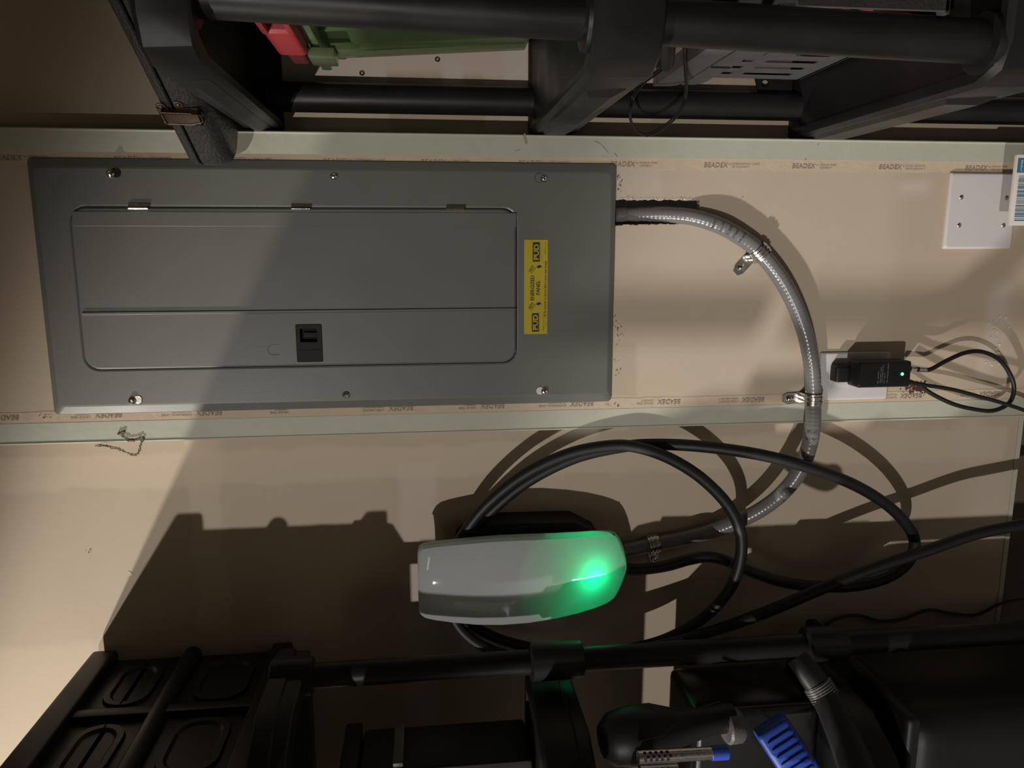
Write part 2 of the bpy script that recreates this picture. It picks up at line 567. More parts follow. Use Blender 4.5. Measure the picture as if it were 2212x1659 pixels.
# torn nick in the right bead, small paper tears
bm = bmesh.new()
p = at(1135, 292, 0.002)
vs = [bm.verts.new(p + Vector(q)) for q in ((.004, -.001, 0.001), (-.012, -.0005, -.003), (-.0135, -.003, .0005), (-.002, -.004, .004))]
bm.faces.new(vs)
for (x, y, L, a) in ((1118, 325, .012, .3), (1305, 320, .03, -.8), (1330, 335, .012, -.9), (1700, 300, .004, .4), (1768, 312, .006, .9), (1740, 345, .006, .5), (1290, 308, .012, -.5)):
    p = at(x, y, .0022); u = Vector((math.sin(a), 0, -math.cos(a))); v = Vector((u.z, 0, -u.x))
    bm.faces.new([bm.verts.new(p + q) for q in (u * L * .5, v * .0006 + Vector((0, -.0012, 0)), -u * L * .5, v * -.0008)])
obj('torn_paper', bm, M_paper, t1)
nb = nbox('trim_3', -4.6, XL - .003, WY - 0.0015, WY + 0.03, 0.270, 0.279, M_bead)
tag(nb, **ST)
# drywall screws sunk in the wall behind the right rack
def wall_screw(px, py, d, parent):
    p = at(px, py, d)
    bm = bmesh.new()
    disc(bm, p, (0, -1, 0), [(0.004, -.001), (0.0042, .0003), (.0034, .0005), (.0016, .0001), (0.0008, -.0004)], 12)
    return obj('drywall_screw', bm, M_bronze, parent)
WB = bpy.data.objects['wall_back']
wall_screw(782, 158, -WR, WB); wall_screw(945, 128, -WR, WB)

# ------------------------------------------------------------------ electrical panel
PC = 1.5
panel = empty('breaker_panel', (0, 0, PC - 0.429), 'large grey steel breaker panel cover with hinged door, flush on the narrow drywall column', 'electrical panel')
HW, HH = 0.1875, 0.429
DX, DZ, DW, DH = 0.0, 1.5515, 0.1185, 0.3235
YF = -0.0095
bm = bmesh.new()
loops(bm, [(rrect(0, PC, HW, HH, .007), 0.0), (rrect(0, PC, HW, HH, .007), -0.0030), (rrect(0, PC, HW - .001, HH - .001, .007), -0.0042),
           (rrect(0, PC, HW - .0125, HH - .008, .010), YF + .0006), (rrect(0, PC, HW - .0150, HH - .010, .010), YF),
           (rrect(DX, DZ, DW + .0035, DH + .0035, .024), YF), (rrect(DX, DZ, DW + .0012, DH + .0012, .022), YF + .0009), (rrect(DX, DZ, DW + .0007, DH + .0007, .022), -0.002)], cap1=False)
obj('cover_frame', bm, M_panel, panel)
bm = bmesh.new()
DZ += .0005
loops(bm, [(rrect(DX, DZ, DW, DH, .022), -0.002), (rrect(DX, DZ, DW, DH, .022), YF + .0002), (rrect(DX, DZ, DW - .0026, DH - .0026, .020), YF - .0020),
           (rrect(DX, DZ, DW - .006, DH - .006, .017), YF - .0020), (rrect(-.0835, 1.547, .0286, .0191, .0015), YF - .0020), (rrect(-.0835, 1.547, .0286, .0191, .0015), -.0010)])
door = obj('door', bm, M_panel, panel)
for X, hgt, z0, z1 in ((0.0915, -0.0008, 1.232, 1.868), (-0.0345, 0.0030, 1.230, 1.871)):
    bm = bmesh.new()
    y = YF - .0019
    wv = 0.0030
    if hgt > 0:
        pr = [(-wv, 0), (-wv * .4, -hgt), (wv * .4, -hgt), (wv, 0)]
        for z_a, z_b in ((z0, z1),):
            A = [bm.verts.new((X + q[0], y + q[1], z_a)) for q in pr]
            B = [bm.verts.new((X + q[0], y + q[1], z_b)) for q in pr]
            for k in range(3): bm.faces.new((A[k], A[k + 1], B[k + 1], B[k]))
            bm.faces.new(A); bm.faces.new(B)
    else:
        # a step: the door folds back slightly on the hinge side of this line
        box(bm, X, DW - .006, y - .0012, y, z0 - .004, z1 + .004, .0006, 1)
    obj('pressed_rib', bm, M_panel, door, hgt > 0)
for z in (1.780, 1.550, 1.321):
    bm = bmesh.new()
    tube(bm, [Vector((0.1175, YF - .0022, z - .0135)), Vector((0.1175, YF - .0022, z + .0135))], 0.0026, 10)
    box(bm, 0.1195, 0.1245, YF - .0018, YF, z - .016, z + .014, 0.0004, 1)
    h = obj('hinge', bm, M_chrome, panel, True)
for i, (X, Z, sg) in enumerate(((.166, 1.815, 1), (.165, 1.5, 0), (.164, 1.185, -1), (-.167, 1.813, 1), (-.166, 1.495, 0), (-.167, 1.182, -1))):
    bm = bmesh.new()
    disc(bm, (X, YF, Z), (0, -1, 0), [(0.0058, 0), (0.006, .0012), (.0055, .0020), (.0042, .0030), (.0040, .0046), (.0020, .0052), (.0018, .0040), (.0006, .0040)], 12)
    s = obj('cover_screw', bm, M_chrome, panel, True)
    if sg:
        bm = bmesh.new()
        disc(bm, (X + .0010, YF - .0003, Z - sg * 0.0075 if sg > 0 else Z + .0075), (0, -1, 0), [(0.0065, 0.0), (.0065, .0002), (.0063, .0003)], 18)
        obj('keyhole', bm, M_hole if (i in (0,)) else (M_panel if i == 2 else (M_steel if i == 3 else M_white)), panel)
        bm = bmesh.new()
        zc = Z - sg * .0075
        tube(bm, [Vector((X + .001 + .0067 * math.cos(2 * PI * k / 18), YF - .0003, zc + .0067 * math.sin(2 * PI * k / 18))) for k in range(19)], .0004, 5)
        obj('keyhole_rim', bm, M_black, panel)
# door latch
LX0, LX1, LZ0, LZ1 = -.1125, -.0545, 1.5275, 1.5665
yl = YF - .0022
bm = bmesh.new()
cx, cz = (LX0 + LX1) / 2, (LZ0 + LZ1) / 2
hx, hz = (-.0810 - -.0615), 0
loops(bm, [(rrect(cx, cz, .029, .0195, .0015, 2), yl + .002), (rrect(cx, cz, .029, .0195, .0015, 2), yl - .0006), (rrect(cx, cz, .0282, .0187, .0012, 2), yl - .001),
           (rrect(-.0715, 1.5475, .0103, .0128, .0006, 2), yl - .001), (rrect(-.0715, 1.5475, .0100, .0125, .0005, 2), yl + .009)])
lt = obj('latch', bm, M_latch, door)
nbox('latch_recess', -.0812, -.0618, yl + .0075, yl + .0088, 1.5352, 1.5598, M_hole, door)
nbox('thumb_slide', -.0745, -.0672, yl + .0035, yl + .0085, 1.5352, 1.5555, M_latch, door, .0008)
nbox('latch_line', -.094, -.0935, yl - .0013, yl - .0009, 1.530, 1.564, M_hole, door)
bm = bmesh.new()
kp = [Vector((X, YF - .0022, Z)) for X, Z in [(-.0850, 1.594)] + [(-.0925 + .0078 * math.cos(a), 1.602 + .006 * math.sin(a)) for a in [math.radians(q) for q in range(60, 300, 20)]] + [(-.1000, 1.594)]]
kp = [Vector((-.0855, YF - .0022, 1.5925)), Vector((-.0855, YF - .0022, 1.603)), Vector((-.088, YF - .0022, 1.6075)), Vector((-.0930, YF - .0022, 1.609)), Vector((-.098, YF - .0022, 1.6075)), Vector((-.1003, YF - .0022, 1.603)), Vector((-.1003, YF - .0022, 1.5925))]
tube(bm, spline(kp, 4), .0005, 6)
obj('knockout', bm, M_panel, door, True)
nbox('paint_chip', .1785, .1805, YF + .0035, YF + .0045, 1.914, 1.918, M_chrome, panel)
# yellow warning label
lab = nbox('warning_label', -.0745, .0720, YF - .0004, YF - .00005, 1.1785, 1.2155, M_yellow, panel)
lz0, lz1 = 1.1785, 1.2155
yt = YF - .0006
def LP(u, v):   # u along the reading direction, v from the top of the label downwards
    return (-.0745 + .1465 * u, yt, lz1 - v * (lz1 - lz0) - .0012 * (u - .5))
bm = bmesh.new()
for u0, u1 in ((.025, .225), (.77, .975)):
    x0, _, za = LP(u0, .66); x1, _, zb = LP(u1, .34)
    loops(bm, [(rrect((x0 + x1) / 2, (za + zb) / 2, (x1 - x0) / 2, (zb - za) / 2, .0014, 3), yt)], cap0=False, cap1=True)
ex = (1, 0, -.008); ez = (.008, 0, 1)
add_text(bm, 'ENERGIZED', frame(LP(.362, .43), ex, ez), .1465 * .264, .0060, .02)
add_text(bm, 'PANEL', frame(LP(.42, .675), ex, ez), .1465 * .152, .0060, .02)
add_text(bm, 'OK for customer to remove label to access main breaker', frame(LP(.178, .95), ex, ez), .1465 * .605, .0042, .006)
strokes(bm, frame(LP(.03, .875), ex, ez), .1465 * .13, .0014, 1)
strokes(bm, frame(LP(.09, .96), ex, ez), .1465 * .03, .0014, 2)
add_text(bm, 'Cat. ID No.', frame(LP(.845, .90), ex, ez), .1465 * .062, .0018)
strokes(bm, frame(LP(.915, .90), ex, ez), .1465 * .06, .0016, 3)
for u in (.262, .655):
    a = math.radians(-38)
    o_ = Vector(LP(u + .002, .28))
    add_text(bm, 'HOT', frame(o_, (math.cos(-a), 0, -math.sin(-a)), (math.sin(-a), 0, math.cos(-a))), .0108, .0052, .02)
    # rule under the word and the lightning bolt
    dx = Vector((math.cos(-a), 0, -math.sin(-a))); dz = Vector((math.sin(-a), 0, math.cos(-a)))
    q = o_ - dz * .0018
    bm.faces.new([bm.verts.new(q + dx * s_ + dz * t_) for s_, t_ in ((-.001, 0), (.012, 0), (.012, .0007), (-.001, .0007))])
    q = Vector(LP(u + .052, .66))
    bolt = [(0, .0042), (.0032, .0048), (.0026, .0026), (.0046, .0028), (.0034, .0006), (.0050, .0006), (.0006, -.0046), (.0016, -.0014), (-.0004, -.0012), (.0008, .0012), (-.0012, .0012)]
    bm.faces.new([bm.verts.new(q + Vector((s_, 0, t_))) for s_, t_ in bolt])
obj('printed_lettering', bm, M_ink, lab)
yt -= .0002
for u0, v0, v1 in ((.045, .035, .215), (.79, .78, .965)):
    bm = bmesh.new()
    add_text(bm, 'PUD', frame(LP(u0, .605), ex, ez), .1465 * .165, .0078, .03)
    for v in (.395, .60):
        x0, _, z_ = LP(v0, v); x1 = LP(v1, v)[0]
        if v > .5: z_ -= .0012
        bm.faces.new([bm.verts.new(q) for q in ((x0, yt, z_), (x1, yt, z_), (x1, yt, z_ + .0003), (x0, yt, z_ + .0003))])
    obj('logo_lettering', bm, M_yellow, lab)

# ------------------------------------------------------------------ flexible conduit
ckey = [(1325, 466, -.024), (1345, 467, -.024), (1385, 465, -.021), (1440, 464, -.010), (1500, 470, .007), (1560, 490, .016), (1610, 519, .0165),
        (1640, 544, .0165), (1680, 592, .0185), (1712, 648, .022), (1738, 715, .023), (1752, 780, .0185), (1756, 830, .0165), (1756, 866, .0165), (1756, 905, .020),
        (1750, 955, .024), (1730, 1012, .020), (1693, 1062, .006), (1640, 1103, -.016), (1570, 1136, -.038), (1500, 1158, -.050), (1412, 1176, -.0545), (1365, 1187, -.0525), (1325, 1193, -.0500)]
cp = spline([at(*k) for k in ckey], 24)
acc = [0.0]
for a, b in zip(cp, cp[1:]): acc.append(acc[-1] + (b - a).length)
# even spacing for the corrugation
tot = acc[-1]
N = int(tot / 0.00115)
ev = []
j = 0
for i in range(N + 1):
    s = tot * i / N
    while j < len(acc) - 2 and acc[j + 1] < s: j += 1
    ev.append(cp[j].lerp(cp[j + 1], (s - acc[j]) / max(1e-9, acc[j + 1] - acc[j])))
conduit = empty('flexible_conduit', tuple(ev[0]), 'grey liquid-tight flexible conduit curving from the panel down to the white charger', 'conduit')
bm = bmesh.new()
tube(bm, ev, lambda i: 0.0131 + 0.00012 * math.sin(2 * PI * (tot * i / N) / 0.0068), 20)
obj('jacket', bm, M_conduit, conduit, True)
def conduit_ring(name, s0, s1, r, m):
    idx = [i for i in range(N + 1) if s0 <= tot * i / N <= s1]
    pts = [ev[idx[0]], ev[idx[-1]]]
    bm = bmesh.new(); tube(bm, [pts[0], pts[0].lerp(pts[1], .5), pts[1]], r, 20)
    return obj(name, bm, m, conduit, True)
conduit_ring('fitting', 0.0, 0.020, 0.0150, M_grey)
conduit_ring('fitting', tot - 0.016, tot, 0.0155, M_grey)
# print on the jacket: short lines of text laid round the tube
def conduit_print(px, py, d, words, n_up):
    p0 = at(px, py, d)
    i = min(range(len(ev)), key=lambda k: (ev[k] - p0).length)
    bm = bmesh.new()
    for q, wd in enumerate(words):
        k = min(N - 1, i + int((q - len(words) / 2) * 0.0125 / (tot / N)))
        c = ev[k]; t = (ev[min(N, k + 2)] - ev[k - 2]).normalized()
        out = (CAMLOC - c); out = (out - t * out.dot(t)).normalized()
        side = t.cross(out)
        tmp = bmesh.new()
        add_text(tmp, wd, Matrix.Identity(4), 0.017, 0.0042)
        mp = {}
        for v in tmp.verts:
            a = (v.co.x - 0.0085) / 0.0137 * n_up
            mp[v] = bm.verts.new(c + t * v.co.y + (out * math.cos(a) + side * math.sin(a)) * 0.01375)
        for fc in tmp.faces:
            bm.faces.new([mp[v] for v in fc.verts])
        tmp.free()
    return obj('printed_lettering', bm, M_ink, conduit)
conduit_print(1575, 497, .016, ['-CTION', '3/4" -LIQ', 'TITE UL', '-SUN LIT', 'E10 3/4'], 1)
conduit_print(1757, 945, .022, ['3/4" FLEX', 'LIQ-TITE'], 1)


def strap(px, py, d, ear_sign, label, wall_y):
    p0 = at(px, py, d)
    i = min(range(len(ev)), key=lambda k: (ev[k] - p0).length)
    c = ev[i]; t = (ev[i + 4] - ev[i - 4]); t.y = 0; t.normalize()
    out = Vector((0, -1, 0)); side = t.cross(out).normalized() * ear_sign
    root = empty('conduit_strap', (c.x, wall_y, c.z), label, 'conduit strap')
    hw = 0.0095
    prof = []
    hgt = wall_y - c.y          # centre height above the wall (positive)
    R = 0.0146
    for k in range(15):
        a = math.radians(-12 + 204 * k / 14)
        prof.append(side * (R * math.cos(a)) + out * (R * math.sin(a)))
    base = [side * R + out * (-hgt + 0.0012)]
    foot = [side * (R + .002) + out * (-hgt + .0012), side * (R + .032) + out * (-hgt + .0012)]
    path = [foot[1], side * (R + .024) + out * (-hgt + .0012), foot[0]] + prof + [-side * R + out * (-hgt + .001)]
    bm = bmesh.new()
    th = 0.0013
    rows = []
    n = len(path)
    for k, q in enumerate(path):
        tg = (path[min(n - 1, k + 1)] - path[max(0, k - 1)]).normalized()
        nrm = tg.cross(t)
        if nrm.dot(out) < 0 and k < 3: nrm = -nrm
        if k >= 3 and nrm.dot(q) < 0: nrm = -nrm
        ww = hw * (0.55 if k == 0 else 1.0)
        row = []
        for sgn, hh in ((-1, 0), (-.62, .0), (-.5, .0011), (-.2, .0011), (-.08, 0), (.08, 0), (.2, .0011), (.5, .0011), (.62, 0), (1, 0)):
            row.append(bm.verts.new(c + q + t * (ww * sgn) + nrm * (th + (hh if 3 <= k < n - 1 else 0))))
        rows.append(row)
    for a, b in zip(rows, rows[1:]):
        for k in range(9): bm.faces.new((a[k], a[k + 1], b[k + 1], b[k]))
    bd = [e for e in bm.edges if e.is_boundary]
    ex_ = bmesh.ops.extrude_edge_only(bm, edges=bd)
    for v in [g for g in ex_['geom'] if isinstance(g, bmesh.types.BMVert)]:
        q = v.co - c
        v.co -= (Vector((0, -1, 0)) if q.dot(side) > R + .001 else (q - t * q.dot(t)).normalized()) * th
    obj('band', bm, M_steel, root, True)
    sc = c + side * (R + .019) + out * (-hgt + .0012 + th)
    bm = bmesh.new()
    disc(bm, sc, out, [(0.0062, 0), (.0064, .001), (.0050, .0032), (.0030, .0042), (.0008, .0044)], 14)
    obj('screw', bm, M_chrome, root, True)
    return root


strap(1640, 544, .0165, 1, 'zinc one-hole conduit strap at the upper bend, its ear toward the panel', 0.0)
strap(1756, 862, .0165, 1, 'zinc one-hole conduit strap on the column edge beside the black power adapter', 0.0)
strap(1412, 1178, -.0545, -1, 'small zinc conduit strap just below the white charger', WY)

# ------------------------------------------------------------------ blank cover plate, screws
bp = empty('blank_cover_plate', (0.1185, 0, .394), 'white square blank two-gang cover plate with four screws, low on the column', 'cover plate')
bm = bmesh.new()
loops(bm, [(rrect(.1185, .4545, .0615, .0605, .003, 3), 0), (rrect(.1185, .4545, .0615, .0605, .003, 3), -.003), (rrect(.1185, .4545, .0585, .0575, .003, 3), -.0065), (rrect(.1185, .4545, .056, .055, .003, 3), -.0068)])
obj('plate', bm, M_white, bp, True)
for X, Z in ((.14, .494), (.139, .414), (.095, .493), (.095, .414)):
    bm = bmesh.new()
    disc(bm, (X, -.0068, Z), (0, -1, 0), [(.0036, 0), (.0036, .0006), (.0026, .0014), (.0008, .0016)], 12)
    obj('screw', bm, M_steel, bp, True)
# outlet plate
op = empty('outlet_plate', (-.155, 0, .593), 'white outlet cover plate behind the black plug and adapter', 'outlet')
bm = bmesh.new()
loops(bm, [(rrect(-.1535, .654, .0405, .062, .003, 3), 0), (rrect(-.1535, .654, .0405, .062, .003, 3), -.003), (rrect(-.1535, .654, .0385, .060, .003, 3), -.0055), (rrect(-.1535, .654, .036, .057, .003, 3), -.0058)])
obj('plate', bm, M_white, op, True)
for z in (.6735, .6345):
    bm = bmesh.new()
    loops(bm, [(rrect(-.1535, z, .0172, .0144, .009, 5), -.0056), (rrect(-.1535, z, .0172, .0144, .009, 5), -.0072), (rrect(-.1535, z, .0164, .0136, .0085, 5), -.0076)])
    rc = obj('receptacle', bm, M_white, op, True)
    for dx in (-.0064, .0064):
        nbox('slot', -.1535 + dx - .0011, -.1535 + dx + .0011, -.0079, -.0075, z - .002, z + .0065, M_hole, rc)
# plug
plug = empty('power_plug', tuple(at(1832, 810, .01)), 'small black power plug with ribbed strain relief in the upper outlet socket', 'plug')
q0 = at(1809, 792, .03); q1 = at(1834, 826, .03)
bm = bmesh.new()
box(bm, q1.x, q0.x, -.030, -.0078, q1.z, q0.z, .003, 3)
obj('plug_body', bm, M_black, plug, True)
bm = bmesh.new()
pa = [at(1833, 808, .022), at(1845, 809, .023), at(1862, 811, .026)]
sp_ = spline(pa, 14)
tube(bm, sp_, lambda i: .0062 - .00006 * i + .0009 * (1 if (i // 2) % 2 else 0), 14)
obj('strain_relief', bm, M_black, plug, True)
# adapter brick
ad = empty('power_adapter', tuple(at(1910, 810, .03)), 'black power adapter brick with lit green LED and faded white print', 'adapter')
Y0, Y1 = -.058, -.024
c0 = at(1857, 781, .058); c1 = at(1967, 838, .058)
bm = bmesh.new()
xa, xb, za, zb = c1.x + .0015, c0.x - .001, c1.z, c0.z
loops(bm, [(rrect((xa + xb) / 2, (za + zb) / 2, (xb - xa) / 2 - .002, (zb - za) / 2 - .002, .003, 3), Y1),
           (rrect((xa + xb) / 2, (za + zb) / 2, (xb - xa) / 2, (zb - za) / 2, .004, 3), Y1 - .003),
           (rrect((xa + xb) / 2, (za + zb) / 2, (xb - xa) / 2, (zb - za) / 2, .004, 3), Y0 + .004),
           (rrect((xa + xb) / 2, (za + zb) / 2, (xb - xa) / 2 - .003, (zb - za) / 2 - .003, .004, 3), Y0)], cap0=True)
obj('case', bm, M_black, ad, True)
led = at(1949, 808, .0585)
bm = bmesh.new(); disc(bm, led, (0, -1, 0), [(.0026, 0), (.0024, .0007), (.0010, .0011)], 12)
obj('indicator_light', bm, M_led, ad, True)
bm = bmesh.new()
ty = Y0 - .0004
for k, (px, ln) in enumerate(((1895, .020), (1900, .026), (1904, .031), (1909, .016), (1915, .033))):
    p = at(px, 828, .0586)
    strokes(bm, frame((p.x, ty, p.z - .002), (1, 0, 0), (0, 0, 1)), ln, .0023, k)
obj('printed_lettering', bm, M_text_w, ad)
# coax connector + cords
cc = empty('coaxial_cord', tuple(at(1990, 798, .04)), 'thin black coaxial cord with metal connector looping below the adapter', 'cord')
kp = [(1998, 799, .042), (2012, 797, .042), (2045, 779, .040), (2085, 762, .038), (2122, 760, .035), (2160, 778, .032), (2185, 815, .030), (2190, 845, .030), (2178, 872, .031), (2145, 887, .033), (2105, 884, .036), (2060, 873, .038), (2015, 852, .036), (1985, 832, .034), (1960, 822, .036)]
ntube('cord', spline([at(*k) for k in kp], 8), .0036, M_rubber, cc, 10)
bm = bmesh.new()
pa, pb, pc_, pd = at(1966, 797, .042), at(1978, 798, .042), at(1984, 798, .042), at(2000, 799, .042)
tube(bm, [pa, pb], .0050, 6); 
obj('connector_nut', bm, M_chrome, cc, False)
ntube('connector_ring', [pb, pc_], .0040, M_black, cc)
ntube('connector_sleeve', [pc_, pd], .0042, M_chrome, cc)
kp = [(1940, 822, .050), (1968, 826, .046), (2000, 832, .044), (2060, 842, .044), (2120, 858, .045), (2160, 869, .046), (2212, 886, .046), (2290, 915, .045), (2400, 945, .045), (2520, 955, .05), (2680, 950, .05), (2800, 945, .05)]
ntube('cord', spline([at(*k) for k in kp], 8), .0033, M_rubber, ad, 10)
# red smear left on the wall behind the adapter
bm = bmesh.new()
rs = random.Random(5)
for k in range(90):
    p = at(rs.gauss(1982, 13), rs.gauss(838, 7), .0006)
    n_ = 7; rr = rs.uniform(.0006, .0030)
    bm.faces.new([bm.verts.new(p + Vector((rr * math.cos(a) * rs.uniform(.4, 1.4), -.00001 * k, rr * math.sin(a) * rs.uniform(.4, 1.4)))) for a in [2 * PI * q / n_ for q in range(n_)]])
obj('red_smear', bm, M_rust, chase)

# ------------------------------------------------------------------ vehicle charger
ch = empty('vehicle_charger', (-.475, WY, 1.04), 'glossy white vehicle charger with glowing green light bar, mounted on the wall', 'charger')
CXm = -.476
# rows down the face: z, half width, front distance from the chase face
rows = [(1.3905, .050, .034), (1.3875, .058, .037), (1.380, .063, .040), (1.365, .0665, .0425), (1.335, .0705, .047), (1.295, .0745, .0515), (1.255, .0765, .053), (1.21, .076, .052),
        (1.165, .0735, .047), (1.125, .0705, .0385), (1.095, .0675, .029), (1.075, .0645, .021), (1.064, .0618, .0155), (1.056, .0575, .011), (1.049, .0490, .0075), (1.0425, .036, .0045), (1.0385, .022, .003), (1.0375, .012, .0025)]
bm = bmesh.new()
cols = [-1, -.985, -.94, -.85, -.7, -.5, -.25, 0, .25, .5, .7, .85, .94, .985, 1]
G = []
for z, hw, d in rows:
    row = []
    for c in cols:
        sag = .010 * abs(c) ** 2.2 + .006 * max(0, abs(c) - .94) / .06
        row.append(bm.verts.new((CXm + hw * c, -(d - sag), z)))
    G.append(row)
for a, b in zip(G, G[1:]):
    for k in range(len(cols) - 1): bm.faces.new((a[k], a[k + 1], b[k + 1], b[k]))
bd = [e for e in bm.edges if e.is_boundary]
ex_ = bmesh.ops.extrude_edge_only(bm, edges=bd)
for v in [g for g in ex_['geom'] if isinstance(g, bmesh.types.BMVert)]:
    v.co.y += .013
    v.co.x = CXm + (v.co.x - CXm) * .985
back = [v.co.copy() for v in ex_['geom'] if isinstance(v, bmesh.types.BMVert)]
face = obj('face_plate', bm, M_face, ch, True)
back.sort(key=lambda q: math.atan2(q.z - 1.2, q.x - CXm))
bm = bmesh.new()
bv = [bm.verts.new(q + Vector((0, -.001, 0))) for q in back]
bc = bm.verts.new((CXm, sum(q.y for q in back) / len(back), 1.2))
for k in range(len(bv)): bm.faces.new((bv[k], bv[(k + 1) % len(bv)], bc))
obj('back_cover', bm, M_white, ch)
# unseen liner and baffle added to keep the green glow local
nbox('added_light_liner', CXm - .060, CXm + .060, -.0035, -.0025, 1.060, 1.175, M_black, ch)
nbox('added_light_baffle', CXm - .066, CXm + .066, -.034, .004, 1.176, 1.178, M_black, ch)
# light bar printed in the glass, lit from behind
def face_y(x, z):
    for (za, ha, da), (zb_, hb, db) in zip(rows, rows[1:]):
        if zb_ <= z <= za:
            t = (za - z) / (za - zb_)
            h = ha + (hb - ha) * t; d = da + (db - da) * t
            c = abs(x - CXm) / h
            return -(d - .010 * c ** 2.2)
    return 0
bm = bmesh.new()
zt, zb_ = 1.140, 1.078
L0 = []
for k in range(9):
    z = zt + (zb_ - zt) * k / 8
    hw = .0006 + .0007 * math.sin(PI * min(1, (k + .8) / 8))
    L0.append([bm.verts.new((CXm - .0015 + s * hw, face_y(CXm, z) - .0005, z)) for s in (-1, 1)])
for a, b in zip(L0, L0[1:]): bm.faces.new((a[0], a[1], b[1], b[0]))
obj('light_bar', bm, M_led_strip, ch)
l = bpy.data.lights.new('charger_led', 'POINT')
l.energy = 0.13
l.color = (0.0, 1.0, 0.32)
l.shadow_soft_size = 0.006
lo = bpy.data.objects.new('charger_led', l)
C.objects.link(lo)
lo.location = (CXm, -.009, 1.107)
# dark body behind the face
bm = bmesh.new()
body = [(-.425, 1.325), (-.405, 1.30), (-.396, 1.25), (-.398, 1.125), (-.420, 1.085), (-.45, 1.066), (-.50, 1.066), (-.530, 1.085), (-.552, 1.125), (-.554, 1.25), (-.545, 1.30), (-.525, 1.325)]
body_in = [(CXm + (x - CXm) * .93, 1.19 + (z - 1.19) * .95) for x, z in body]
loops(bm, [(body, WY), (body, .012), (body_in, .006)], cap0=True)
obj('body', bm, M_black, ch)

# charging cable: two hanging loops round the charger and away to the lower right
ck = [(1325, 1226, -.030), (1350, 1229, -.026), (1385, 1230, -.016), (1440, 1222, .002), (1490, 1208, .014), (1530, 1203, .016), (1570, 1212, .014), (1625, 1236, .008), (1690, 1257, .004), (1770, 1267, .004), (1850, 1265, .006), (1915, 1248, .010),
      (1958, 1218, .014), (1976, 1178, .018), (1962, 1138, .028), (1915, 1090, .038), (1840, 1045, .046), (1740, 1008, .050), (1640, 982, .042), (1520, 965, .022), (1420, 960, .004), (1340, 966, -.002), (1240, 990, -.008), (1140, 1040, -.014),
      (1060, 1105, -.020), (1010, 1160, -.026), (985, 1215, -.030), (975, 1275, -.034), (1000, 1335, -.034), (1070, 1378, -.028), (1160, 1402, -.018), (1260, 1409, -.006), (1360, 1402, .006), (1450, 1376, .018), (1530, 1325, .030), (1585, 1255, .038), (1602, 1170, .042), (1578, 1100, .040), (1520, 1037, .036),
      (1450, 992, .032), (1380, 967, .028), (1320, 963, .024), (1230, 980, .019), (1135, 1024, .013), (1055, 1087, .007), (1004, 1150, .001), (978, 1210, -.002), (966, 1275, -.004), (985, 1345, .000), (1040, 1395, .008), (1130, 1424, .016), (1250, 1428, .026), (1390, 1404, .038), (1520, 1370, .048), (1660, 1320, .056), (1790, 1265, .060),
      (1900, 1223, .062), (2000, 1190, .064), (2110, 1153, .066), (2212, 1133, .068), (2340, 1108, .07), (2480, 1085, .075), (2640, 1070, .08), (2800, 1062, .09)]
cab = empty('charging_cable', tuple(at(1440, 1222, .010)), 'thick black charging cable looped twice around the white charger', 'cable')
ntube('cable', spline([at(*k) for k in ck], 12), .0098, M_rubber, cab, 14)

# thin cord low on the wall
kp = [(1700, 1400, -.03), (1755, 1372, -.04), (1800, 1340, -.055), (1850, 1329, -.06), (1900, 1341, -.06), (1950, 1337, -.06), (2005, 1318, -.06), (2055, 1325, -.06), (2110, 1328, -.06), (2165, 1303, -.055), (2240, 1292, -.05), (2340, 1290, -.04), (2460, 1300, -.04), (2600, 1300, -.03)]
c3 = empty('thin_cord', tuple(at(1850, 1330, -.06)), 'thin dark cord sagging across the shadowed wall at lower right', 'cord')
ntube('cord', spline([at(*k) for k in kp], 8), .0030, M_rubber, c3, 8)

